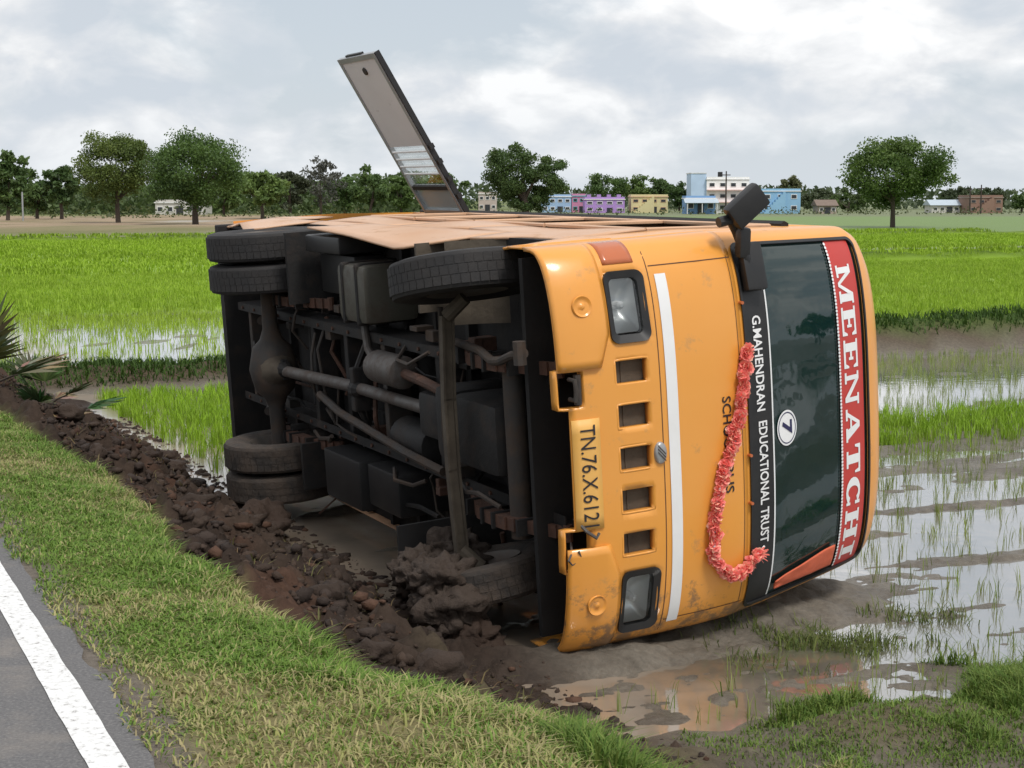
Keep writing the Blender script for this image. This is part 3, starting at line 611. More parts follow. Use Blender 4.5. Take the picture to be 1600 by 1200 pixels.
fpatch(fa, (2.335, 2.40, 2.46, 2.515, 2.55), -.004, 'red_band', M['red'], gl)
def scallop():
    mb = MB(); n = 96
    for k in range(n):
        a = -.92 + 1.84 * (k + .5) / n; P = [(a + .0088 * math.cos(R(60 * i)), 2.332 + .0095 * math.sin(R(60 * i))) for i in range(6)]
        mb.poly([fp(y * Wz(z), z, .0005) for y, z in P])
    mb.build('scalloped_edge', M['white'], gl)
scallop()
# slab-serif letters of the red band, unit box: x across (reading direction), y up
def quad(*p): return [p]
def bar(x0, y0, x1, y1): return [((x0, y0), (x1, y0), (x1, y1), (x0, y1))]
def slant(xa, ya, xb, yb, w): return [((xa, ya), (xa + w, ya), (xb + w, yb), (xb, yb))]
def arc(cx, cy, rx, ry, r2x, r2y, t0, t1, n=10):
    o = []
    for k in range(n):
        a, b = R(t0 + (t1 - t0) * k / n), R(t0 + (t1 - t0) * (k + 1) / n)
        o.append(((cx + rx * math.cos(a), cy + ry * math.sin(a)), (cx + r2x * math.cos(a), cy + r2y * math.sin(a)), (cx + r2x * math.cos(b), cy + r2y * math.sin(b)), (cx + rx * math.cos(b), cy + ry * math.sin(b))))
    return o
S = .13
LET = {
 'M': bar(0, 0, .32, S) + bar(.68, 0, 1, S) + bar(.06, S, .22, 1) + bar(.76, S, .97, 1) + bar(0, .87, .06, 1) + bar(.97, .87, 1.03, 1) + [((.22, 1), (.22, .62), (.45, .0), (.55, .0)), ((.55, .0), (.52, .25), (.76, 1), (.76, 1))][:1] + [((.45, 0), (.55, 0), (.76, .62), (.76, 1))],
 'E': bar(0, 0, 1, S) + bar(0, .87, 1, 1) + bar(.12, S, .42, .87) + bar(.42, .43, .70, .57) + bar(.62, .34, .72, .66) + [((.84, S), (1, S), (1, .34), (.93, .34))] + [((.93, .66), (1, .66), (1, .87), (.84, .87))],
 'N': bar(0, 0, .34, S) + bar(.10, S, .24, 1) + bar(0, .87, .10, 1) + bar(.66, .87, 1, 1) + bar(.76, 0, .90, .87) + [((.24, 1), (.24, .72), (.76, 0), (.76, .3))],
 'A': bar(-.02, 0, .34, S) + bar(.58, 0, 1.02, S) + [((.08, S), (.22, S), (.50, .86), (.42, 1)), ((.62, S), (.94, S), (.60, 1), (.42, 1))] + bar(.25, .30, .70, .42),
 'T': bar(.34, S, .66, 1) + bar(.2, 0, .8, S) + bar(0, .87, .34, 1) + bar(.66, .87, 1, 1) + [((0, .60), (.08, .60), (.14, .87), (0, .87)), ((.92, .60), (1, .60), (1, .87), (.86, .87))],
 'C': arc(.52, .5, .52, .52, .22, .37, 40, 322, 16) + bar(.84, .64, .96, 1) + bar(.86, .02, .96, .3),
 'H': bar(0, 0, .44, S) + bar(.56, 0, 1, S) + bar(0, .87, .44, 1) + bar(.56, .87, 1, 1) + bar(.09, S, .36, .87) + bar(.64, S, .91, .87) + bar(.36, .44, .64, .57),
 'I': bar(0, 0, 1, S) + bar(0, .87, 1, 1) + bar(.25, S, .75, .87)}
def slab(text, y0, y1, z0, z1, o, m, parent):
    wd = {'M': 1.25, 'I': .55, 'E': .95, 'A': 1.08, 'C': 1.0, 'H': 1.08, 'N': 1.12, 'T': .98}; gap = .14
    tot = sum(wd[c] for c in text) + gap * (len(text) - 1); sc = (y1 - y0) / tot; cx = y0
    for ch in text:
        mb = MB()
        for i, p in enumerate(LET[ch]): mb.poly([fp(cx + a * wd[ch] * sc, z0 + b * (z1 - z0), o + i * .00005) for a, b in p])
        mb.build('letter', m, parent); cx += (wd[ch] + gap) * sc
slab('MEENATCHI', -.80, .90, 2.372, 2.500, -.001, M['white'], gl)
def text_on_front(body, y0, y1, z0, z1, o, m, parent, name='lettering', bold=.02):
    cu = bpy.data.curves.new('t', 'FONT'); cu.body = body; cu.size = 1; cu.offset = bold; cu.resolution_u = 3
    ob = bpy.data.objects.new('t', cu); COL.objects.link(ob); dg = bpy.context.evaluated_depsgraph_get(); me = bpy.data.meshes.new_from_object(ob.evaluated_get(dg))
    bpy.data.objects.remove(ob); bpy.data.curves.remove(cu)
    v = np.empty(len(me.vertices) * 3); me.vertices.foreach_get('co', v); v = v.reshape(-1, 3); lo, hi = v.min(0), v.max(0)
    for q, c in zip(me.vertices, v):
        Y = y0 + (c[0] - lo[0]) / (hi[0] - lo[0]) * (y1 - y0); Z = z0 + (c[1] - lo[1]) / (hi[1] - lo[1]) * (z1 - z0); q.co = fp(Y, Z, o)
    me.materials.append(m); return link(bpy.data.objects.new(name, me), parent)
text_on_front('G.MAHENDRAN', -.61, -.10, 1.632, 1.695, -.0005, M['white'], gl)
text_on_front('EDUCATIONAL TRUST', -.045, .625, 1.640, 1.705, -.0005, M['white'], gl)
text_on_front('SCHOOL', -.215, .105, 1.385, 1.443, .004, M['ink'], bus, 'lettering', .01)
text_on_front('BUS', .15, .30, 1.388, 1.446, .004, M['ink'], bus, 'lettering', .01)
text_on_front('TN.76.X.6121', -.175, .345, .530, .612, .014, M['ink'], pl, 'lettering', .0)
# number sticker on the glass
def disc(y, z, ry, rz, o, name, m, parent, r0=0):
    mb = MB(); n = 36; P = [(y + ry * math.cos(2 * math.pi * k / n), z + rz * math.sin(2 * math.pi * k / n)) for k in range(n)]
    if r0:
        A = [mb.bm.verts.new(fp(a, b, o)) for a, b in P]; B = [mb.bm.verts.new(fp(y + (a - y) * r0, z + (b - z) * r0, o)) for a, b in P]
        for k in range(n): mb.bm.faces.new((A[k], A[(k + 1) % n], B[(k + 1) % n], B[k]))
    else: mb.poly([fp(a, b, o) for a, b in P])
    return mb.build(name, m, parent)
st = disc(.025, 1.865, .098, .080, -.005, 'number_sticker', M['white'], gl)
disc(.025, 1.865, .087, .071, -.0035, 'sticker_ring', M['navy'], st, .93)
text_on_front('7', -.018, .062, 1.825, 1.905, -.0025, M['navy'], st, 'digit', .03)
# maker's oval badge
bd = MB(); q = fp(.022, .985); bd.lathe([(.058, 0), (.056, .012), (.045, .018), (.02, .02), (.001, .021)], 28, 'X', (q.x, q.y, q.z)); ob = bd.build('badge', M['alu'], bus, True, 60)
for v in ob.data.vertices: v.co.z = .985 + (v.co.z - .985) * .62
mb = MB()
for k in (-.018, 0, .018): mb.poly([(q.x + .0225, .022 + k - .03, .962), (q.x + .0225, .022 + k - .022, .962), (q.x + .0225, .022 + k + .028, 1.008), (q.x + .0225, .022 + k + .020, 1.008)])
mb.build('badge_strokes', M['dusty'], ob)
# panel seams
for zz in (1.005,): patch(np.linspace(-1.0, 1.0, 44), (zz, zz + .005), .0015, 'panel_seam', M['rust'], bus, 0)
for yy in (-.93, .935): patch((yy, yy + .005), np.linspace(1.02, 1.54, 12), .0015, 'panel_seam', M['rust'], bus, 0)
patch(np.linspace(-.94, .94, 44), (1.515, 1.519), .0015, 'panel_seam', M['rust'], bus, 0)
# small pins on the scuttle
for y in (-.69, .12, .38): mb = MB(); p0 = fp(y, 1.555); mb.tube([p0 - Vector((.02, 0, 0)), p0 + Vector((.03, 0, .0))], .009, 8); mb.build('washer_jet', M['amber'], bus, True)

# roof and its front edge
def roof():
    mb = MB(); bm = mb.bm; lv = [2.605, 2.64, 2.68, 2.71, 2.74, 2.76, 2.78, 2.795, 2.81, 2.82, 2.825, 2.829]; xs = np.linspace(-LEN, -1.5, 14); rows = []
    for z in lv:
        w = Wz(z); fr = [fp(a * w, z) for a in AS]; xf = fr[0].x; row = []
        lx = list(np.linspace(-LEN, xf - .05, 16))
        row += [Vector((x, -w, z)) for x in lx] + fr + [Vector((x, w, z)) for x in lx[::-1]]; rows.append([bm.verts.new(p) for p in row])
    for A, B in zip(rows, rows[1:]):
        for k in range(len(A) - 1): bm.faces.new((A[k], A[k + 1], B[k + 1], B[k]))
    n = 16; T = rows[-1]; m = len(T)
    for k in range(m // 2): 
        a, b, c, d = T[k], T[k + 1], T[m - 2 - k], T[m - 1 - k]
        if len({a, b, c, d}) == 4: bm.faces.new((a, b, c, d))
    return mb.build('roof', M['paint'], bus, True, 50)
roof()
# sides: panels between given X and Z edges
def side_panel(s, x0, x1, zl, name, m, yo=None, thick=.012, nx=8, fnx=None):
    mb = MB(); xs = np.linspace(x0, x1, nx + 1); g = []
    for x in xs:
        row = []
        for z in zl:
            p = Vector((x, s * Wz(max(z, .5)), z))
            if yo: p = yo(p)
            row.append(mb.bm.verts.new(p))
        g.append(row)
    for i in range(nx):
        for j in range(len(zl) - 1): mb.bm.faces.new((g[i][j], g[i + 1][j], g[i + 1][j + 1], g[i][j + 1]))
    o = mb.build(name, m, bus, True, 50, outward=(-2.5, 0, 1.2)); md = o.modifiers.new('s', 'SOLIDIFY'); md.thickness = thick; md.offset = -1; return o
def fx(z): return prof(z) - .32
# upper (right) side: front quarter
def quarter(s):
    mb = MB(); zl = [.44, .6, .8, 1.0, 1.2, 1.4, 1.545, 1.8, 2.1, 2.4, 2.605]; g = []
    for z in zl:
        f0 = fx(z); back = -.52 if z < .95 else -.72
        g.append([mb.bm.verts.new((f0 + (back - f0) * k / 4, s * Wz(z), z)) for k in range(5)])
    for A, B in zip(g, g[1:]):
        for k in range(4): mb.bm.faces.new((A[k], A[k + 1], B[k + 1], B[k]))
    o = mb.build('front_quarter', M['paint'], bus, True, 50, outward=(-2.5, 0, 1.2)); md = o.modifiers.new('s', 'SOLIDIFY'); md.thickness = .012; md.offset = -1
quarter(-1); quarter(1)
DX0, DX1 = -5.83, -5.0
for s in (-1, 1):
    segs = [(-LEN, DX0), (DX1, -3.6), (-3.6, -2.2), (-2.2, -.725)] if s < 0 else [(-LEN, -3.6), (-3.6, -.725)]
    for a, b in segs: side_panel(s, a + .004, b - .004, (.99, 1.1, 1.25, 1.395), 'waist_panel', M['paint_skylit'], None if s > 0 else (lambda p: Vector((p.x, p.y + .012 * math.sin(p.x * 3 + p.z * 5), p.z))))
    side_panel(s, -LEN, -.725, (2.25, 2.35, 2.45, 2.604), 'cant_rail', M['paint'])
    wins = [(DX1 + .0, -4.05), (-4.05, -3.0), (-3.0, -1.95), (-1.95, -.725)] if s < 0 else [(-LEN + .1, -4.8), (-4.8, -3.4), (-3.4, -2.0), (-2.0, -.725)]
    for a, b in wins:
        w = side_panel(s, a + .05, b - .05, (1.40, 1.8, 2.245), 'side_window', M['window'], lambda p: Vector((p.x, p.y * .988, p.z)), .006)
        mb = MB()
        for z in (1.41, 2.235): mb.tube([(a + .03, s * (Wz(z) + .003), z), (b - .03, s * (Wz(z) + .003), z)], .014, 6)
        for xx in (a + .03, b - .03): mb.tube([(xx, s * (Wz(1.41) + .003), 1.41), (xx, s * (Wz(2.235) + .003), 2.235)], .014, 6)
        mb.build('window_frame', M['paint_skylit'], w)
    if s < 0:
        mb = MB(); mb.tube([(-LEN, -1.015, 2.34), (-.75, -1.015, 2.34)], .030, 6); mb.build('drip_rail', M['chassis'], bus)
# loose, bent skirt panels along the upper side
def skirt(x0, x1, low, nx, name='skirt_panel', bend=None, m=None):
    """low(x) -> (z of lower edge, y of lower edge)"""
    mb = MB(); g = []
    for x in np.linspace(x0, x1, nx + 1):
        zl, yl = low(x); row = []
        for k in range(6):
            u = k / 5; z = zl + (.985 - zl) * u; y = yl + (-1.063 - yl) * (1 - (1 - u) ** 1.6); row.append(mb.bm.verts.new((x, y, z)))
        g.append(row)
    for i in range(nx):
        for j in range(5): mb.bm.faces.new((g[i][j], g[i + 1][j], g[i + 1][j + 1], g[i][j + 1]))
    o = mb.build(name, m or M['paint_skylit'], bus, True, 60, outward=(-2.5, 0, 1.2)); md = o.modifiers.new('s', 'SOLIDIFY'); md.thickness = .014; md.offset = -1
skirt(-LEN, -4.95, lambda x: (.50 + .06 * math.sin(x * 4), -1.045 + .02 * math.sin(x * 7)), 10)
skirt(-4.93, -3.95, lambda x: (.86 + .03 * math.sin(x * 5), -1.045), 6)
skirt(-3.93, -1.62, lambda x: (float(np.interp(x, [-3.93, -2.4, -1.95, -1.62], [.52, .45, .44, .62])), float(np.interp(x, [-3.93, -3.0, -2.05, -1.62], [-1.075, -1.05, -.995, -1.05]))), 14)
skirt(-1.60, -.75, lambda x: (float(np.interp(x, [-1.6, -1.3, -.9, -.75], [.72, .90, .92, .86])), -1.05), 8)
skirt(-.745, -.40, lambda x: (.47, -1.035 - .03 * math.sin((x + .7) * 6)), 4, m=M['paint'])
side_panel(1, -LEN, -1.55, (.80, .88, .985), 'skirt_panel', M['paint_skylit']); side_panel(1, -.50, -.345, (.48, .7, .985), 'skirt_panel', M['paint'])
# rear panel
mb = MB(); P = [(-LEN - .003, s * Wz(z), z) for s, zz in ((-1, (.63, 1.0, 1.5, 2.0, 2.6, 2.7, 2.76, 2.8)), (1, (2.8, 2.76, 2.7, 2.6, 2.0, 1.5, 1.0, .63))) for z in zz]; mb.poly(P)
mb.build('rear_panel', M['paint'], bus)
MB().bb(-LEN - .02, -LEN + .06, -1.04, 1.04, .47, .625, .01).build('rear_bumper', M['chassis'], bus)
mb = MB(); mb.bb(-LEN + .062, -LEN + .09, -1.03, 1.03, .47, .86); mb.bb(-LEN + .062, -LEN + .5, -1.03, -1.01, .56, .86); mb.build('rear_inner_panel', M['chassis'], bus)
mb = MB(); mb.bb(-LEN + .04, -.42, -1.045, 1.045, .86, .90); mb.bb(-.42, -.38, -1.0, 1.0, .45, 1.5); mb.build('floor', M['floor_under'], bus)
for k, x in enumerate(np.linspace(-5.9, -1.9, 9)):
    MB().bb(x - .025, x + .025, -1.03, 1.03, .80, .858).build('floor_bearer', M['chassis'], bus)
# chassis
for s in (-1, 1):
    mb = MB(); mb.bb(-5.95, -.25, s * .40 - .004, s * .40 + .004, .56, .76); mb.bb(-5.95, -.25, s * .40 - s * .06, s * .40, .552, .56); mb.bb(-5.95, -.25, s * .40 - s * .06, s * .40, .76, .768); mb.build('chassis_rail', M['chassis'], bus)
for x, m in ((-5.7, 'dusty'), (-4.15, 'chassis'), (-3.45, 'chassis'), (-2.75, 'dusty'), (-1.85, 'chassis'), (-.75, 'chassis')):
    mb = MB(); mb.bb(x - .035, x + .035, -.39, .39, .57, .74, .008); mb.build('cross_member', M[m], bus)
mb = MB(); mb.tube([(-.66, -.40, .50), (-.66, .52, .50)], .062, 14); mb.build('front_cross_tube', M['dusty'], bus, True)
# wheels
TR = .42
def tyre_prof(w, r): h = w / 2; return [(.22, -h * .72), (.27, -h * .9), (.34, -h), (r - .05, -h * .98), (r - .012, -h * .88), (r, -h * .62), (r, h * .62), (r - .012, h * .88), (r - .05, h * .98), (.34, h), (.27, h * .9), (.22, h * .72)]
def wheel(x, y, m, steer=0, dual=False, tilt=0):
    rot = Matrix.Rotation(steer, 3, 'Z') @ Matrix.Rotation(tilt, 3, 'X'); s = 1 if y > 0 else -1
    wh = empty('wheel', (x, y, TR), 0, bus)
    for dy in ((-.118, .118) if dual else (0,)):
        mb = MB(); mb.lathe([(r, a + dy) for r, a in tyre_prof(.215, TR)], 40, 'Y', (0, 0, 0), rot)
        for k in range(52):                                   # worn tread blocks
            for a, c in ((k, -.052), (k + .35, 0), (k + .5, .052)):
                t = 2 * math.pi * a / 52; q = Vector((TR * math.cos(t), c + dy, TR * math.sin(t)))
                b = Matrix.Rotation(-t, 3, 'Y'); mb.box(rot @ q, (.0036, .048, .045), rot @ b)
        mb.build('tyre', m, wh, True, 30)
        mb = MB(); e = s * .02; mb.lathe([(.225, dy - .09), (.215, dy - .07), (.20, dy + e * 0), (.13, dy + e), (.10, dy + s * .05), (.04, dy + s * .05), (.001, dy + s * .05)], 28, 'Y', (0, 0, 0), rot); mb.lathe([(.225, dy - .09), (.225, dy + .09), (.205, dy + .07), (.20, dy)], 28, 'Y', (0, 0, 0), rot)
        mb.build('rim', M['rim'], wh, True, 40)
    return wh
RX = -4.67; FX = -1.02
wheel(RX, -.815, M['rubber'], dual=True); w4 = wheel(RX, .755, M['mud_rubber'], dual=True)
wheel(FX, -.88, M['rubber'], steer=R(-11), tilt=R(-2)); wheel(FX, .80, M['mud_rubber'], steer=R(-9), tilt=R(5))
# front axle beam (I section), rear axle
mb = MB()
for pts in [[(-.66, .335), (-.2, .315), (.2, .315), (.66, .335)]]:
    for (y0, z0), (y1, z1) in zip(pts, pts[1:]):
        L = math.hypot(y1 - y0, z1 - z0); a = math.atan2(z1 - z0, y1 - y0); rt = Matrix.Rotation(a, 3, 'X')
        for dz, wx, tz in ((0, .014, .05), (-.03, .045, .014), (.03, .045, .014)): mb.box(Vector((FX - .10, (y0 + y1) / 2, (z0 + z1) / 2)) + rt @ Vector((0, 0, dz)), (wx, L + .01, tz), rt)
mb.tube([(FX - .10, -.66, .335), (FX - .03, -.76, .42)], .04, 10); mb.tube([(FX - .10, .66, .335), (FX - .03, .76, .42)], .04, 10)
mb.build('front_axle', M['liner'], bus)
mb = MB(); mb.tube([(FX - .24, -.70, .36), (FX - .25, 0, .34), (FX - .24, .70, .36)], .016, 8); mb.build('tie_rod', M['dusty'], bus, True)
mb = MB(); mb.tube([(RX, -.62, .42), (RX, -.30, .42), (RX, -.22, .42), (RX, -.16, .42), (RX, 0, .42), (RX, .16, .42), (RX, .22, .42), (RX, .30, .42), (RX, .62, .42)], [.055, .06, .09, .15, .185, .15, .09, .06, .055], 18); mb.build('rear_axle', M['dusty'], bus, True, 60)
mb = MB(); mb.lathe([(.165, -.02), (.165, .06), (.13, .13), (.08, .2), (.05, .26), (.001, .26)], 20, 'X', (RX, 0, .42)); 
for k in range(8): mb.box((RX + .06, .15 * math.cos(k * .785), .42 + .15 * math.sin(k * .785)), (.03, .025, .025))
mb.build('differential', M['liner'], bus, True, 40)
# propeller shaft with its joints
mb = MB(); mb.tube([(RX + .28, 0, .43), (-3.15, -.02, .50)], .042, 14); mb.build('drive_shaft', M['pale_steel'], bus, True)
mb = MB(); mb.tube([(-3.0, -.02, .50), (-1.85, -.02, .52)], .04, 14); mb.build('drive_shaft', M['pale_steel'], bus, True)
for x, z in ((RX + .24, .43), (-3.08, .50), (-1.85, .52)):
    mb = MB(); mb.tube([(x - .07, -.01, z), (x - .03, -.01, z), (x + .03, -.01, z), (x + .07, -.01, z)], [.035, .062, .062, .035], 10); mb.box((x, -.01, z), (.05, .15, .04)); mb.build('universal_joint', M['chassis'], bus, True, 30)
mb = MB(); mb.bb(-3.12, -3.04, -.16, .14, .46, .58, .015); mb.tube([(-3.08, -.14, .5), (-3.08, -.39, .62)], .02, 6); mb.tube([(-3.08, .12, .5), (-3.08, .39, .62)], .02, 6); mb.build('centre_bearing', M['chassis'], bus)
# second rod along the frame (brake linkage)
mb = MB(); mb.tube([(-3.75, .10, .46), (-3.3, .17, .44), (-2.2, .28, .46), (-1.7, .33, .5)], .028, 8); mb.build('linkage_rod', M['dusty'], bus, True)
# gearbox and engine sump
mb = MB(); mb.bb(-1.95, -1.55, -.14, .14, .46, .80, .05); mb.bb(-1.6, -1.30, -.22, .22, .42, .86, .06); mb.bb(-1.32, -.72, -.20, .20, .40, .86, .05); mb.build('engine', M['chassis'], bus, True, 40)
# silencer and pipes
mb = MB(); mb.lathe([(.001, -.02), (.06, -.01), (.10, 0), (.105, .02), (.105, .44), (.10, .46), (.05, .48), (.001, .49)], 22, 'X', (-2.68, -.21, .50)); mb.build('silencer', M['pale_steel'], bus, True, 40)
mb = MB(); mb.tube([(-2.25, -.21, .50), (-1.9, -.20, .48), (-1.6, -.16, .5)], .032, 10); mb.build('exhaust_pipe', M['rust'], bus, True)
mb = MB(); mb.tube([(-2.7, -.22, .50), (-2.88, -.30, .52), (-3.0, -.48, .55), (-3.15, -.75, .6)], .026, 10); mb.build('tail_pipe', M['pale_steel'], bus, True)
# leaf springs
def leaf_spring(xc, y, half, z0, name='leaf_spring'):
    root = None
    for k in range(7):
        L = half * (1 - .115 * k); mb = MB(); n = 10; pts = [(xc + L * (2 * i / n - 1), .10 * ((L * (2 * i / n - 1)) / half) ** 2 + z0 + k * .013 * -1) for i in range(n + 1)]
        for (xa, za), (xb, zb) in zip(pts, pts[1:]): mb.box(((xa + xb) / 2, y, (za + zb) / 2), (math.hypot(xb - xa, zb - za) + .002, .07, .011), Matrix.Rotation(-math.atan2(zb - za, xb - xa), 3, 'Y'))
        if root is None:
            mb.tube([(xc - L, y - .045, z0 + .10), (xc - L, y + .045, z0 + .10)], .025, 8); mb.tube([(xc + L, y - .045, z0 + .10), (xc + L, y + .045, z0 + .10)], .025, 8)
            root = mb.build(name, M['rust'], bus)
        else: mb.build('leaf', M['rust'], root)
    for dx in (-.07, .07, -half * .55, half * .55):
        mb = MB(); z = z0 - .035 + .10 * (dx / half) ** 2; mb.bb(xc + dx - .012, xc + dx + .012, y - .045, y + .045, z - .065, z + .06); mb.build('clamp', M['chassis'], root)
for s in (-1, 1):
    leaf_spring(FX + .18, s * .43, .58, .47); leaf_spring(RX + .15, s * .52, .66, .53)
# anti-roll bar and shackles at the front
mb = MB(); mb.tube([(-1.42, -.50, .44), (-1.15, -.50, .42), (-.85, -.49, .40), (-.62, -.46, .36), (-.45, -.48, .33), (-.32, -.52, .33), (-.22, -.54, .36)], .024, 10); mb.tube([(-.24, -.60, .34), (-.24, -.48, .34)], .035, 8); mb.build('stabiliser_arm', M['dusty'], bus, True)
# fuel tank with straps
ft = MB().bb(-3.12, -2.62, -.86, -.48, .42, .80, .05).build('fuel_tank', M['tank'], bus, True, 40)
for x in (-3.0, -2.74): mb = MB(); mb.bb(x - .02, x + .02, -.872, -.468, .408, .812, .02); mb.build('tank_strap', M['chassis'], ft)
# arch liners, mudguards, boxes
mb = MB()
for k in range(12):
    a0, a1 = R(15 + 150 * k / 12), R(15 + 150 * (k + 1) / 12); r = .60
    mb.poly([(FX + r * math.cos(a0), -1.04, .40 + r * math.sin(a0)), (FX + r * math.cos(a1), -1.04, .40 + r * math.sin(a1)), (FX + r * math.cos(a1), -.55, .40 + r * math.sin(a1)), (FX + r * math.cos(a0), -.55, .40 + r * math.sin(a0))])
mb.build('wheel_arch_liner', M['liner'], bus, True)
mb = MB(); mb.bb(-1.80, -1.775, -1.03, -.62, .45, .88); mb.build('mud_flap', M['liner'], bus)
mb = MB(); mb.bb(RX + .56, RX + .60, -1.035, -.52, .40, .88); mb.build('mud_flap', M['chassis'], bus)
mb = MB(); mb.bb(RX + .56, RX + .60, .50, .84, .40, .88); mb.build('mud_flap', M['chassis'], bus)
mb = MB(); mb.bb(-1.66, -1.64, .60, 1.03, .16, .86); mb.build('mud_flap', M['rubber'], bus)
mb = MB(); mb.bb(-3.95, -3.25, -1.02, -.90, .50, .86, .02); mb.bb(-4.0, -3.3, -.88, -.60, .62, .86, .02); mb.build('battery_box', M['black'], bus, True)
mb = MB(); mb.bb(-3.65, -2.95, .46, .80, .42, .84, .02); mb.bb(-2.9, -2.35, .46, .74, .46, .84, .02); mb.build('tool_box', M['black'], bus, True)
for pts_, r_ in (([(-3.9, -.39, .60), (-3.9, -.2, .52), (-3.9, .1, .55), (-3.9, .39, .62)], .012), ([(-3.6, .05, .55), (-3.6, .30, .52), (-3.4, .33, .52), (-3.2, .39, .6)], .010), ([(-2.5, .44, .5), (-2.3, .47, .42), (-2.2, .50, .5), (-2.1, .46, .55)], .014), ([(-5.2, -.35, .6), (-4.9, -.3, .5), (-4.75, -.05, .62), (-4.4, .2, .66), (-3.9, .32, .6)], .012), ([(-2.35, -.39, .6), (-2.2, -.30, .45), (-1.95, -.30, .42), (-1.8, -.38, .5)], .012), ([(-1.3, .25, .40), (-1.1, .33, .38), (-.9, .30, .36), (-.75, .36, .42)], .014), ([(-5.6, -.1, .56), (-5.3, .1, .50), (-5.0, .3, .45), (-4.7, .52, .44)], .013)):
    mb = MB(); mb.tube(pts_, r_, 6); mb.build('brake_line', M['dusty'], bus, True)
mb = MB(); mb.tube([(RX - .15, -.35, .40), (-5.4, -.30, .70)], .035, 10); mb.tube([(RX - .15, .35, .40), (-5.4, .30, .70)], .035, 10); mb.build('shock_absorber', M['dusty'], bus, True)
mb = MB(); mb.lathe([(.001, -.01), (.12, 0), (.13, .03), (.13, .5), (.12, .53), (.001, .54)], 18, 'X', (-2.6, .25, .64)); mb.build('air_tank', M['chassis'], bus, True, 40)
mb = MB(); mb.tube([(-.10, .44, .50), (-.02, .47, .46), (.0, .50, .43), (-.02, .53, .46), (-.01, .50, .51), (.0, .46, .49)], .006, 6); mb.tube([(-.05, .30, .50), (.02, .36, .53), (.03, .40, .58), (.02, .38, .60)], .009, 6); mb.build('loose_wire', M['pale_steel'], bus, True)
# hoses, brackets and bolts over the underside
ru = random.Random(12)
for k in range(26):
    x0 = ru.uniform(-5.6, -1.2); y0 = ru.uniform(-.75, .70); z0 = ru.uniform(.55, .78); n_ = 6; px, py, pz = x0, y0, z0; P = []
    al = ru.random() < .5
    for i in range(n_):
        P.append((px, py, pz)); px += ru.uniform(.05, .22) if al else ru.gauss(0, .05); py += ru.gauss(0, .03) if al else ru.uniform(.05, .16); pz = min(.80, max(.46, pz + ru.gauss(0, .045)))
    mb = MB(); mb.tube(P, ru.choice((.008, .011, .016)), 6); mb.build('hose', ru.choice((M['chassis'], M['dusty'], M['rust'])), bus, True)
for k in range(34):
    x0 = ru.uniform(-5.8, -.9); s_ = ru.choice((-1, 1)); y0 = s_ * (.40 + ru.choice((-.09, .06, .10))); MB().box((x0, y0, ru.uniform(.55, .72)), (ru.uniform(.04, .12), ru.uniform(.03, .09), ru.uniform(.05, .14)), None, .006).build('bracket', ru.choice((M['dusty'], M['rust'], M['chassis'])), bus)
for s_ in (-1, 1):
    for x0 in np.arange(-5.8, -.5, .31): mb = MB(); mb.tube([(x0, s_ * .37, .556), (x0, s_ * .37, .540)], .013, 6); mb.build('bolt', M['rust'], bus)
# mirror and its arm
mr = MB(); mr.tube([(-.135, -.76, 1.64), (-.10, -.86, 1.63), (-.10, -.97, 1.61), (-.13, -1.06, 1.59), (-.12, -1.13, 1.55)], [.034, .032, .03, .028, .03], 10); mr.box((-.095, -.87, 1.655), (.06, .26, .13), Matrix.Rotation(R(-14), 3, 'Z'), .02); mr.box((-.09, -1.0, 1.60), (.06, .16, .07), Matrix.Rotation(R(8), 3, 'Z'), .02)
mr.tube([(-.10, -1.115, 1.46), (-.10, -1.13, 1.58)], .028, 8)
arm = mr.build('mirror_arm', M['black'], bus, True, 40)
mb = MB(); mb.box((-.06, -1.19, 1.61), (.078, .14, .22), Matrix.Rotation(R(38), 3, 'X') @ Matrix.Rotation(R(8), 3, 'Y'), .02); mb.build('mirror_housing', M['black'], arm, True, 40)
# emergency door, hinged at the roof edge and thrown open
AL = R(62); DL = 1.50
H0 = Vector((0, -1.015, 2.25)); ax = Vector((0, -math.sin(AL), -math.cos(AL))); nn = Vector((0, math.cos(AL), -math.sin(AL)))   # nn: the inner face's normal
def dp(x, u, d=0): return Vector((x, 0, 0)) + H0 + ax * u + nn * d
DR = Matrix((Vector((1, 0, 0)), ax, nn)).transposed()
def dbox(mb, x0, x1, u0, u1, d0, d1, bev=0): mb.box(dp((x0 + x1) / 2, (u0 + u1) / 2, (d0 + d1) / 2), (x1 - x0, u1 - u0, d1 - d0), DR, bev); return mb
mb = MB(); dbox(mb, DX0, DX0 + .045, 0, DL, -.02, .02, .004); dbox(mb, DX1 - .045, DX1, 0, DL, -.02, .02, .004); dbox(mb, DX0 + .046, DX1 - .046, DL - .045, DL, -.019, .019, .004); dbox(mb, DX0 + .046, DX1 - .046, 0, .05, -.019, .019, .004)
door = mb.build('emergency_door', M['alu'], bus)
mb = MB(); dbox(mb, DX0 + .047, DX1 - .047, .66, DL - .046, -.008, .010); mb.build('lower_panel', M['door_panel'], door)
mb = MB(); dbox(mb, DX0 + .046, DX1 - .046, .245, .28, -.018, .018); mb.build('cross_bar', M['chassis'], door)
for u in (.40, .47, .54, .61): mb = MB(); mb.tube([dp(DX0 + .04, u, .012), dp(DX1 - .04, u, .012)], .009, 8); mb.build('window_bar', M['white'], door)
mb = MB(); dbox(mb, DX0 + .047, DX1 - .047, .282, .655, -.012, -.007); mb.build('window_pane', M['door_glass'], door)
mb = MB(); dbox(mb, DX0 + .047, DX1 - .047, .052, .243, -.010, -.004); mb.build('window_pane', M['dusty_glass'], door)
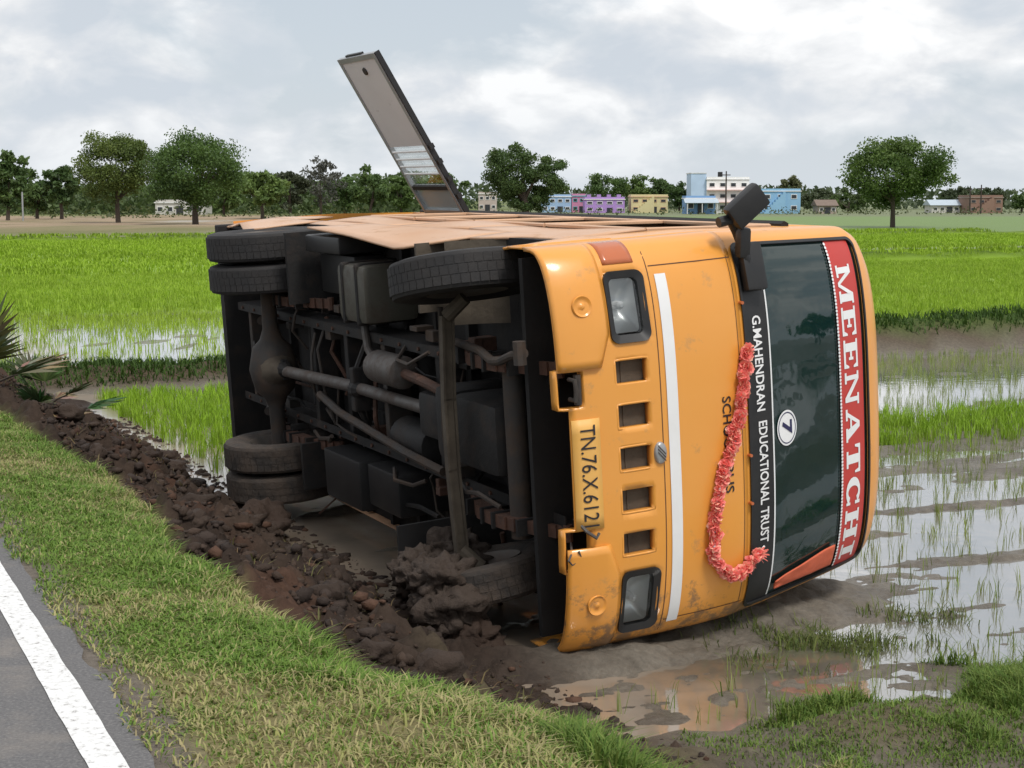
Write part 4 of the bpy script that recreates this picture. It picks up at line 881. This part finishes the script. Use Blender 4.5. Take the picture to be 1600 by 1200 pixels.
mb = MB(); dbox(mb, DX1 + .002, DX1 + .02, .02, DL, -.03, .012); mb.build('edge_seal', M['black'], door)
for u in (.18, .34, .50, .64): mb = MB(); dbox(mb, DX1 + .021, DX1 + .05, u - .02, u + .02, -.03, .01); mb.build('catch', M['black'], door)
mb = MB(); mb.lathe([(.035, 0), (.03, .012), (.001, .014)], 14, 'Z', (0, 0, 0), None); o = mb.build('latch_knob', M['dusty'], door, True); o.matrix_local = Matrix.Translation(dp(-5.38, 1.36, .011)) @ DR.to_4x4()
mb = MB(); dbox(mb, -5.66, -5.30, DL - .02, DL + .015, -.025, .0); mb.build('handle', M['black'], door)

# ------------------------------------------------------------------ garland, cloth and mud on the bus
GP = [(-.46, 1.545), (-.36, 1.540), (-.25, 1.51), (-.136, 1.475), (.028, 1.428), (.15, 1.365), (.28, 1.318), (.42, 1.29), (.598, 1.285), (.71, 1.33), (.767, 1.428), (.745, 1.495), (.69, 1.55), (.66, 1.595)]
def flower():
    V, F, C = [], [], []; r = random.Random(3)
    for k in range(26):
        z = 1 - 2 * (k + .5) / 26; a = k * 2.4; d = Vector((math.sqrt(1 - z * z) * math.cos(a), math.sqrt(1 - z * z) * math.sin(a), z)); u = d.orthogonal().normalized(); v = d.cross(u); b = len(V)
        w = .42; V += [d * .35 - u * .12, d * .35 + u * .12, d * .85 + u * w + v * .1, d * (1 + .15 * r.random()) + v * .12, d * .85 - u * w - v * .1]; F.append([b, b + 1, b + 2, b + 3, b + 4])
        c = np.array((.92, .19, .17)) * r.uniform(.7, 1.15); c2 = np.array((.98, .32, .28)) if r.random() < .8 else np.array((1.0, .62, .45)); C += [c, c, c2, c2, c2]
    return np.array([v[:] for v in V]), np.array(F), np.array(C)
gar = empty('flower_garland', BM @ fp(.1, 1.4, .04)); tag(gar, 'coral pink flower garland draped in a hook shape across the bus front', 'garland'); bpy.context.view_layer.update()
GI = gar.matrix_world.inverted()
fV, fF, fC = flower(); f0 = None
pts = np.array(GP); seg = np.hypot(*np.diff(pts, axis=0).T); cum = np.concatenate([[0], np.cumsum(seg)]); nfl = 92; cord = []
for i in range(nfl):
    q = cum[-1] * i / (nfl - 1); Y, Z = np.interp(q, cum, pts[:, 0]), np.interp(q, cum, pts[:, 1]); k = .9 + .25 * random.random()
    p = GI @ (BM @ fp(Y + random.gauss(0, .009), Z + random.gauss(0, .009), .035 + random.gauss(0, .006)))
    if f0 is None: f0 = mesh_np('flower', fV, fF, M['garland'], gar, cols=fC); o = f0
    else: o = f0.copy(); link(o); o.parent = gar
    o.location = p; sc = .032 * k; o.scale = (sc, sc, sc); o.rotation_euler = (random.random() * 6, random.random() * 6, random.random() * 6); cord.append(p)
mb = MB(); mb.tube(cord[::3] + [GI @ (BM @ fp(.64, 1.655, .02))], .006, 5); mb.build('cord', M['white'], gar)
mb = MB()
for k in range(7):
    a = R(-50 + 100 * k / 6); b0 = fp(.665, 1.59, .03); t0 = fp(.665 - .06 * math.sin(a) + .02, 1.60 + .07 * math.cos(a), .035 + .02 * (k % 2)); w_ = Vector((0, .012, .006)); mb.poly([GI @ (BM @ (b0 - w_)), GI @ (BM @ (t0 - w_ * .3)), GI @ (BM @ (t0 + w_ * .3)), GI @ (BM @ (b0 + w_))])
mb.build('tassel', mat('tassel', (.85, .2, .15), .6), gar)
def red_cloth():
    n, m = 22, 12; g = np.zeros((n, m, 3))
    for i in range(n):
        for j in range(m):
            u, v = i / (n - 1), j / (m - 1); Z = 1.79 + .50 * u; top = .80 + .02 * math.sin(u * 4 + .2) + .08 * (1 - u) ** 3; Y = top + (.93 - .02 * u - top) * v
            o = .006 + .014 * float(fbm(np.array(u * 5.0), np.array(v * 2.2), 3, 5)); g[i, j] = BM @ fp(min(Y, Wz(Z) * .925), Z, o)
    c = g.reshape(-1, 3).mean(0); idx = np.arange(n * m).reshape(n, m); F = np.stack([idx[:-1, :-1], idx[1:, :-1], idx[1:, 1:], idx[:-1, 1:]], -1).reshape(-1, 4)
    o = mesh_np('red_cloth', g.reshape(-1, 3) - c, F, M['cloth'], smooth=True); o.location = c; md = o.modifiers.new('s', 'SOLIDIFY'); md.thickness = .008; md.offset = 1
    tag(o, 'crumpled orange-red cloth against the bottom of the dark windscreen', 'cloth')
red_cloth()
def wheel_mud():
    Vs, Fs, off = [], [], 0; r = random.Random(4)
    for i in range(20):
        V, F = LUMPS3[i % 8]; t = R(r.uniform(160, 320)); y = .80 + r.uniform(-.10, .10); rad = TR + r.uniform(-.08, -.01); sz = r.uniform(.09, .18)
        c = np.array((FX + rad * math.cos(t) + (y - .80) * .15, y, TR + rad * math.sin(t))); Vs.append(V * sz * np.array([1, .8, 1]) + c); Fs.append(F + off); off += len(V)
    V = np.concatenate(Vs); Vw = np.array([(BM @ Vector(v))[:] for v in V]); c = Vw.mean(0)
    o = mesh_np('caked_mud', Vw - c, np.concatenate(Fs), M['clod'], cols=np.repeat(np.array([[.060, .044, .035]]), len(Vw), 0), smooth=True); o.location = c
    tag(o, 'grey-brown mud caked on the lower front wheel of the bus', 'mud')
wheel_mud()

# ------------------------------------------------------------------ trees
def leaf_mesh(pts, size, cols):
    """two-triangle leaf sprays at pts (n,3)"""
    n = len(pts); a = rng.normal(size=(n, 3)); a /= np.linalg.norm(a, axis=1)[:, None]; b = rng.normal(size=(n, 3)); b -= (b * a).sum(1)[:, None] * a; b /= np.linalg.norm(b, axis=1)[:, None]
    sz = size * rng.uniform(.6, 1.4, n)[:, None]; a = a * sz; b = b * sz * .6
    V = np.stack([pts - a, pts + b * .9, pts + a, pts - b], 1).reshape(-1, 3); i = np.arange(n)[:, None] * 4
    return V, i + np.array([[0, 1, 2, 3]]), np.repeat(cols, 4, 0)
def tree(name, label, x, y, h, w, crown_lo, seed, ca, cb, clumps=46, per=70, leaf=.28, trunk=.22, lobes=None, sparse=1.0, group=None, forks=5):
    r = random.Random(seed); z0 = float(height(np.array([x]), np.array([y]))[0]) - .1
    t = empty(name, (x, y, z0)); tag(t, label, 'tree', group)
    lobes = lobes or [(0, 0, (h + crown_lo) / 2, w / 2, w / 2 * .9, (h - crown_lo) / 2)]
    tot = sum(l[3] * l[5] for l in lobes); P, C = [], []; cent = []
    for lx, ly, lz, ra, rb, rc in lobes:
        for k in range(max(4, int(clumps * ra * rc / tot))):
            u = r.random() * 2 - 1; ph = r.random() * 6.283; rr_ = r.uniform(.35, 1.0) ** .6 * (r.uniform(1.05, 1.22) if r.random() < .16 else 1); q = math.sqrt(1 - u * u)
            c = np.array((lx + ra * rr_ * q * math.cos(ph) * .86, ly + rb * rr_ * q * math.sin(ph) * .86, lz + rc * rr_ * u * .86))
            cent.append(c); cr = r.uniform(.16, .30) * min(ra, rc * 1.4); n = int(per * 1.7 * r.uniform(.6, 1.2) * sparse)
            d = rng.normal(size=(n, 3)); d /= np.linalg.norm(d, axis=1)[:, None]; p = c + d * cr * rng.uniform(.3, 1.1, (n, 1)) * np.array([1.15, 1.15, .8]); P.append(p)
            wv = np.clip(r.random() + rng.normal(0, .15, n), 0, 1); C.append(colmix(n, ca, cb, wv, .22))
    V, F, cc = leaf_mesh(np.concatenate(P), leaf, np.concatenate(C)); mesh_np('crown', V, F, M['leaf'], t, cols=np.clip(cc, 0, 1))
    mb = MB(); fk = crown_lo + .15 * (h - crown_lo); mb.tube([(0, 0, -.2), (r.gauss(0, .05), 0, fk * .5), (r.gauss(0, .1), 0, fk), (r.gauss(0, .2), 0, fk + .35 * (h - fk))], [trunk * 1.25, trunk, trunk * .85, trunk * .3], 8)
    for k in range(forks):
        c = cent[r.randrange(len(cent))]; mb.tube([(0, 0, fk * r.uniform(.75, 1.0)), (c[0] * .45, c[1] * .45, fk + (c[2] - fk) * .5), tuple(c)], [trunk * .55, trunk * .34, trunk * .1], 6)
    mb.build('trunk', M['wood'], t, True); return t
def at(u, v, d): return (u - 800) / FPX * d, CAMZ - (v - 312) * d / FPX
DG, MG, LG = (.070, .125, .036), (.115, .185, .048), (.17, .245, .065)
def ptree(name, label, u, top, wpx, d, lo, seed, ca, cb, **k):
    x, zt = at(u, top, d); z0 = float(height(np.array([x]), np.array([d]))[0]); zl = at(u, lo, d)[1] - z0
    return tree(name, label, x, d, zt - z0, wpx * d / FPX, max(.2, zl), seed, ca, cb, **k)
ptree('shade_tree', 'round dark green tree with bare trunk, right of the two big trees at left', 308, 199, 172, 148, 326, 1, DG, (.10, .175, .032), clumps=85, per=220, leaf=.115, trunk=.26)
ptree('shade_tree', 'yellowish green tree with leaning trunk, left of the two big trees', 188, 205, 140, 156, 318, 2, (.075, .12, .026), (.14, .19, .04), clumps=70, per=210, leaf=.115, trunk=.22)
x3, _ = at(820, 0, 215)
tree('banyan_tree', 'dark two-lobed tree behind the middle of the bus roof', x3, 215, 10.8, 14, 1.2, 3, DG, (.09, .145, .036), clumps=110, per=170, leaf=.15, trunk=.5, lobes=[(-2.2, 0, 6.6, 4.4, 4, 4.2), (3.4, 0, 5.6, 3.4, 3, 3.0), (.6, 0, 2.6, 3.6, 3, 2.4)])
ptree('lone_tree', 'lone spreading tree in the green field at right', 1392, 216, 186, 138, 324, 4, (.065, .12, .026), (.125, .19, .04), clumps=85, per=220, leaf=.115, trunk=.20)
G2 = 'trees along the horizon'
for u, top, w, d, lo, sd, ca, cb, kw, lab in [
 (16, 232, 80, 175, 325, 11, DG, MG, {}, 'dark tree cut by the left edge of the view'),
 (62, 262, 70, 190, 330, 12, DG, MG, {}, 'low dark tree second from the left edge'),
 (100, 248, 60, 185, 325, 13, DG, DG, {}, 'dark pointed tree just left of the yellowish tree'),
 (412, 264, 74, 190, 326, 14, MG, LG, {}, 'small light green tree right of the round dark tree'),
 (352, 272, 70, 215, 330, 15, MG, MG, {}, 'bushy tree partly behind the round dark tree'),
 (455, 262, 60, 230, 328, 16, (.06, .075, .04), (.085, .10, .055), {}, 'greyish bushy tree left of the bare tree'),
 (503, 238, 84, 235, 320, 17, (.10, .105, .085), (.13, .13, .11), {'sparse': .35}, 'pale thinly leaved tree standing above the others'),
 (540, 275, 60, 240, 328, 18, DG, MG, {}, 'dark bush tree left of the open bus door'),
 (580, 257, 66, 225, 330, 19, DG, MG, {}, 'dense green tree just left of the open bus door'),
 (628, 270, 60, 235, 330, 20, MG, MG, {}, 'green tree behind the left edge of the open bus door'),
 (706, 268, 70, 230, 330, 21, DG, MG, {}, 'green tree seen behind the open bus door'),
 (945, 268, 70, 340, 318, 22, DG, MG, {}, 'dark tree behind the purple house'),
 (992, 274, 56, 345, 318, 23, MG, LG, {}, 'light green tree behind the yellow house'),
 (1028, 277, 50, 345, 318, 24, DG, MG, {}, 'dark tree behind the right end of the yellow house'),
 (1060, 283, 44, 340, 322, 25, DG, DG, {}, 'dark tree between the yellow house and the white building'),
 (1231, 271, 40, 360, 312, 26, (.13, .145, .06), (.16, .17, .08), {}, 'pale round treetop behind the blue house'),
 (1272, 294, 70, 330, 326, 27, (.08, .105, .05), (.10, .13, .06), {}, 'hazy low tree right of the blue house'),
 (1322, 296, 70, 320, 328, 28, MG, (.09, .12, .05), {}, 'low tree left of the lone tree'),
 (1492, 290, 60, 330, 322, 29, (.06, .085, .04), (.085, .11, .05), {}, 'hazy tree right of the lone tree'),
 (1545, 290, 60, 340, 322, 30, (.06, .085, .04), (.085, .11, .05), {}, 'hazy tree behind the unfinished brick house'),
 (1592, 300, 36, 300, 326, 31, DG, MG, {}, 'dark tree at the right edge of the view')]:
    ptree('background_tree', lab, u, top, w, d, lo, sd, ca, cb, clumps=34, per=80, leaf=.25, trunk=.2, forks=3, group=G2, **kw)
# trees across the fields to the right of the view: they mirror in the windscreen
for k, (x, y, h, w) in enumerate([(95, 18, 8, 9), (110, 34, 10, 11), (105, 2, 7, 9), (120, 52, 9, 12), (100, -16, 8, 10)]):
    tree('field_tree', ['nearest', 'tall', 'low', 'broad', 'southern'][k] + ' field tree mirrored in the windscreen', x, y, h, w, 1.5, 60 + k, DG, MG, clumps=26, per=40, leaf=.4, group='trees mirrored in the windscreen')
# far woods reading as one mass
def woods():
    n = 15000; u = rng.uniform(-900, 2500, n); d = rng.uniform(380, 430, n); x = (u - 800) / FPX * d
    top = 2.2 + 5.2 * fbm(x * .045, x * 0, 4, 7); z = rng.uniform(0, 1, n) ** .8 * top
    V, F, C = leaf_mesh(np.stack([x, d, z + .2], -1), .75, colmix(n, (.050, .078, .034), (.085, .115, .052)))
    tag(mesh_np('far_woodland', V, F, M['leaf'], cols=C), 'far-off hazy wood along the horizon', 'wood', kind='stuff')
woods()
def left_woods():
    n = 16000; u = rng.uniform(-300, 700, n); d = rng.uniform(245, 275, n); x = (u - 800) / FPX * d
    top = 2.0 + 6.5 * fbm(x * .07, x * 0, 4, 17); z = .2 + rng.uniform(0, 1, n) * top
    V, F, C = leaf_mesh(np.stack([x, d, z], -1), .5, colmix(n, (.065, .105, .036), (.12, .17, .055)))
    tag(mesh_np('left_woodland', V, F, M['leaf'], cols=C), 'dark belt of mixed growth behind the left trees', 'wood', kind='stuff')
left_woods()
# scrub at the foot of the left trees
def scrub(u0, u1, d0, d1, n, hmax, ca, cb, name, lab, seed):
    d = rng.uniform(d0, d1, n); x = (rng.uniform(u0, u1, n) - 800) / FPX * d; m = fbm(x * .35, d * .2, 3, seed); k = rng.uniform(0, 1, n) < sst(.45, .6, m); x, d, m = x[k], d[k], m[k]; n = len(x)
    z = height(x, d) + rng.uniform(0, 1, n) * hmax * sst(.42, .75, m); V, F, C = leaf_mesh(np.stack([x, d, z], -1), .22, colmix(n, ca, cb)); tag(mesh_np(name, V, F, M['leaf'], cols=C), lab, 'scrub', kind='stuff')
scrub(-20, 620, 190, 235, 2600, 1.5, (.05, .075, .02), (.10, .12, .04), 'scrub', 'low scrub on the bare ground below the left trees', 5)
scrub(740, 1600, 250, 285, 2500, 1.2, (.06, .085, .03), (.12, .13, .06), 'village_scrub', 'low scrub in front of the village houses', 9)

# ------------------------------------------------------------------ village
def wallmat(c): return mat('plaster_%d' % (int(c[0] * 99) * 10000 + int(c[1] * 99) * 100 + int(c[2] * 99)), c, .85, noise=(.6, .35, tuple(v * .75 for v in c)))
M['hole'] = mat('dark_window', (.03, .033, .04), .4); M['tile'] = mat('tin_roof', (.45, .52, .58), .5, noise=(1, .4, (.35, .4, .45))); M['brown'] = mat('brown_roof', (.20, .15, .12), .9, noise=(1.5, .5, (.14, .10, .08)))
def house(name, label, u0, u1, top, d, colour, storeys=1, wins=3, depth=7, roof='flat', roofmat=None, extra=None, trim=(.75, .75, .74)):
    x0, zt = at(u0, top, d); x1, _ = at(u1, top, d); w = x1 - x0; h = max(2.4, zt - .1); t = empty(name, ((x0 + x1) / 2, d, 0)); tag(t, label, 'house', 'village houses'); wm = wallmat(colour); tm = wallmat(trim)
    hb = h - (.5 if roof == 'flat' else 1.0)
    mb = MB(); mb.bb(-w / 2, w / 2, 0, depth, -.3, hb); wall = mb.build('wall', wm, t)
    if roof == 'flat':
        mb = MB(); mb.bb(-w / 2 - .15, w / 2 + .15, -.15, depth + .15, hb, hb + .16); slab_ = mb.build('roof', tm, t)
        mb = MB(); y0 = 0
        for a, b, c, e in ((-w / 2, w / 2, 0, .12), (-w / 2, w / 2, depth - .12, depth), (-w / 2, -w / 2 + .12, .12, depth - .12), (w / 2 - .12, w / 2, .12, depth - .12)): mb.bb(a, b, c, e, hb + .162, h)
        mb.build('parapet', wm, slab_)
    else:
        mb = MB(); o = .35; A = [(-w / 2 - o, -o, hb), (w / 2 + o, -o, hb), (w / 2 + o, depth + o, hb), (-w / 2 - o, depth + o, hb)]; rg = [(-w / 2 - o, depth / 2, h), (w / 2 + o, depth / 2, h)]
        mb.poly([A[0], A[1], rg[1], rg[0]]); mb.poly([A[2], A[3], rg[0], rg[1]]); mb.poly([A[1], A[2], rg[1]]); mb.poly([A[3], A[0], rg[0]]); mb.poly([(a[0], a[1], a[2] - .01) for a in A]); mb.build('roof', roofmat or M['brown'], t)
    sh = hb / storeys
    for s in range(storeys):
        for k in range(wins):
            if s == 0 and k == wins // 2: continue
            cx = -w / 2 + w * (k + .5) / wins; ww = min(.42, w / wins * .24); z = s * sh + sh * .40
            f = MB().bb(cx - ww - .1, cx + ww + .1, -.06, 0, z - .1, z + sh * .30 + .1).build('window', tm, wall); MB().bb(cx - ww, cx + ww, -.08, -.061, z, z + sh * .30).build('pane', M['hole'], f)
    cx = -w / 2 + w * (wins // 2 + .5) / wins; f = MB().bb(cx - .5, cx + .5, -.07, 0, 0, min(2.1, sh * .8)).build('door', M['hole'], wall)
    if extra: extra(t, w, h, depth, wm, tm)
    return t
def tower(t, w, h, dpt, wm, tm):
    mb = MB(); mb.bb(-w / 2 - 2.7, -w / 2 - .01, .6, dpt, -.3, h + .6); mb.build('stair_tower', wallmat((.50, .64, .82)), t); MB().bb(-w / 2 - 2.8, -w / 2 + .05, .5, dpt + .1, h + .6, h + .75).build('tower_roof', tm, t)
    MB().bb(-1.7, -.9, .6, 1.4, h + .02, h + .9, .1).build('water_tank', M['black'], t)
    for k in range(2): MB().bb(-w / 2, w / 2, -.9, -.01, h * (k + 1) / 3 - .25, h * (k + 1) / 3 - .1).build('balcony', wallmat((.80, .55, .50)), t)
def stair(t, w, h, dpt, wm, tm):
    mb = MB()
    for k in range(9): mb.bb(-w / 2 + .3 + k * .42, -w / 2 + .72 + k * .42, -1.0, -.02, 0, .3 + k * h / 10)
    mb.build('stair', wm, t)
def crenel(t, w, h, dpt, wm, tm):
    for k in range(4): MB().bb(-w / 2 + w * (k + .2) / 4, -w / 2 + w * (k + .62) / 4, .0, .14, h + .002, h + .45).build('merlon', wm, t)
def awning(t, w, h, dpt, wm, tm):
    mb = MB(); mb.poly([(-w / 2 - .4, -2.4, h * .62), (w / 2 + .3, -2.4, h * .62), (w / 2 + .3, -.01, h * .85), (-w / 2 - .4, -.01, h * .85)]); o = mb.build('awning', M['tile'], t); md = o.modifiers.new('s', 'SOLIDIFY'); md.thickness = .06
    for k in range(3): MB().bb(-w / 2 + k * w / 2 - .06 , -w / 2 + k * w / 2 + .06, -2.3, -2.18, 0, h * .62).build('post', tm, t)
house('white_house', 'white three-storey house with pale blue stair tower, tallest in the village', 1102, 1168, 276, 285, (.90, .89, .88), 3, 4, 8, extra=tower)
house('blue_house', 'small blue house with pale tin awning in front of the white house', 1070, 1116, 305, 268, (.20, .36, .62), 1, 3, 6, extra=awning)
house('blue_house', 'light blue house with outside stair right of the bus mirror', 1186, 1248, 294, 275, (.27, .48, .68), 2, 3, 8, extra=stair)
house('purple_house', 'purple two-storey house with stepped parapet', 913, 975, 307, 290, (.44, .27, .62), 2, 4, 8, extra=crenel)
house('pink_house', 'narrow pink and teal house left of the purple house', 893, 914, 302, 300, (.60, .25, .40), 2, 2, 6, trim=(.15, .45, .5))
house('pale_blue_house', 'small pale blue house left of the pink house', 846, 892, 303, 300, (.35, .50, .72), 2, 4, 7, trim=(.8, .8, .8))
house('yellow_house', 'pale yellow house with outside stair right of the purple house', 985, 1042, 303, 292, (.66, .58, .33), 2, 4, 7, extra=stair, trim=(.62, .42, .28))
house('cream_house', 'pinkish cream house beside the open bus door', 748, 776, 299, 330, (.50, .42, .38), 2, 3, 8)
house('white_wall_house', 'long low white house under the round dark tree', 246, 322, 315, 232, (.58, .56, .52), 1, 5, 6)
house('white_wall_house', 'small white house behind the foot of the open bus door', 636, 662, 296, 300, (.66, .66, .64), 2, 2, 6)
house('tiled_house', 'low shed with grey-brown roof right of the blue house', 1276, 1304, 316, 270, (.40, .33, .28), 1, 3, 5, 'gable')
house('brick_house', 'unfinished brown brick house at far right', 1510, 1562, 304, 285, (.26, .16, .12), 2, 4, 7, extra=stair, trim=(.3, .24, .2))
house('white_shed', 'low whitish shed right of the lone tree trunk', 1452, 1496, 318, 290, (.62, .60, .56), 1, 4, 5, 'gable', M['tile'])
def pole(u, v0, d, label, wires=False):
    x, zt = at(u, v0, d); t = empty('utility_pole', (x, d, 0)); tag(t, label, 'pole', 'poles in the village'); mb = MB(); mb.tube([(0, 0, -.2), (0, 0, zt)], [.16, .10], 8); mb.build('mast', M['dusty'], t, True); MB().bb(-.7, .7, -.05, .05, zt - .7, zt - .55).build('cross_arm', M['dusty'], t)
pole(1132, 268, 262, 'tall dark pole in front of the white house'); pole(1511, 291, 270, 'left of two poles by the brick house'); pole(1528, 289, 272, 'right of two poles by the brick house')
x, z = at(40, 300, 165); mb = MB(); mb.tube([(0, 0, -.2), (0, 0, z - .2), (0, 0, z)], [.09, .085, .07], 8); o = mb.build('boundary_post', M['alu'], None, True); o.location = (x, 165, 0); tag(o, 'thin pale post at far left under dark trees', 'post')

# ------------------------------------------------------------------ young palms on the bank at the left edge
M['palm'] = mat('palm_leaf', attr=True, rough=.55, transl=.2)
def palm(x, y, n, L, seed, lab, ca, cb, up=.9, dryn=0):
    r = random.Random(seed); z0 = float(height(np.array([x]), np.array([y]))[0]); t = empty('young_palm', (x, y, z0 - .05)); tag(t, lab, 'palm', 'young palms on the bank')
    for k in range(n):
        az = r.random() * 6.283; el = r.uniform(.35, 1.35) * up; dry = k < dryn; l = L * r.uniform(.6, 1.05)
        if dry: el *= .3
        dirv = Vector((math.cos(az) * math.cos(el), math.sin(az) * math.cos(el), math.sin(el))); side = dirv.cross(Vector((0, 0, 1))).normalized(); up_ = side.cross(dirv)
        V, F, C = [], [], []; b0 = dirv * l * .45; base = (.26, .20, .12) if dry else [a + (b - a) * r.random() for a, b in zip(ca, cb)]
        for j in range(15):                                    # fan of pleated leaflets
            a = R(-62 + 124 * j / 14); d = (dirv * math.cos(a) + side * math.sin(a)).normalized(); l2 = l * .55 * (1 - .25 * abs(a)); q = up_ * (.012 if j % 2 else -.012); s_ = (side * math.cos(a) - dirv * math.sin(a)) * .016; tip = b0 + d * l2 + Vector((0, 0, -.10 * l2 * r.uniform(.5, 1.6))); b = len(V)
            V += [b0, b0 + d * l2 * .45 + s_ + q, tip, b0 + d * l2 * .45 - s_ - q]; F.append([b, b + 1, b + 2, b + 3]); cc = [v * r.uniform(.75, 1.25) for v in base]; C += [cc] * 4
        lf = mesh_np('fan_leaf', np.array([v[:] for v in V]), np.array(F), M['palm'], t, cols=np.array(C)); mb = MB(); mb.tube([(0, 0, 0), tuple(b0 * .5 + Vector((0, 0, .02))), tuple(b0)], [.014, .010, .007], 6); mb.build('stalk', M['palm'] if False else M['wood'], lf)
palm(-4.35, 12.9, 13, 1.0, 1, 'young palm with upright fans cut by the left edge of the view', (.045, .075, .022), (.08, .11, .035), 1.0, 2)
palm(-3.75, 12.95, 12, .62, 2, 'small ragged palm with some dry leaves on the soil bank', (.05, .08, .025), (.10, .13, .05), .75, 5)
palm(-4.2, 14.3, 9, .7, 3, 'small palm behind the upright one on the bank', (.04, .07, .02), (.07, .10, .03), .9, 1)
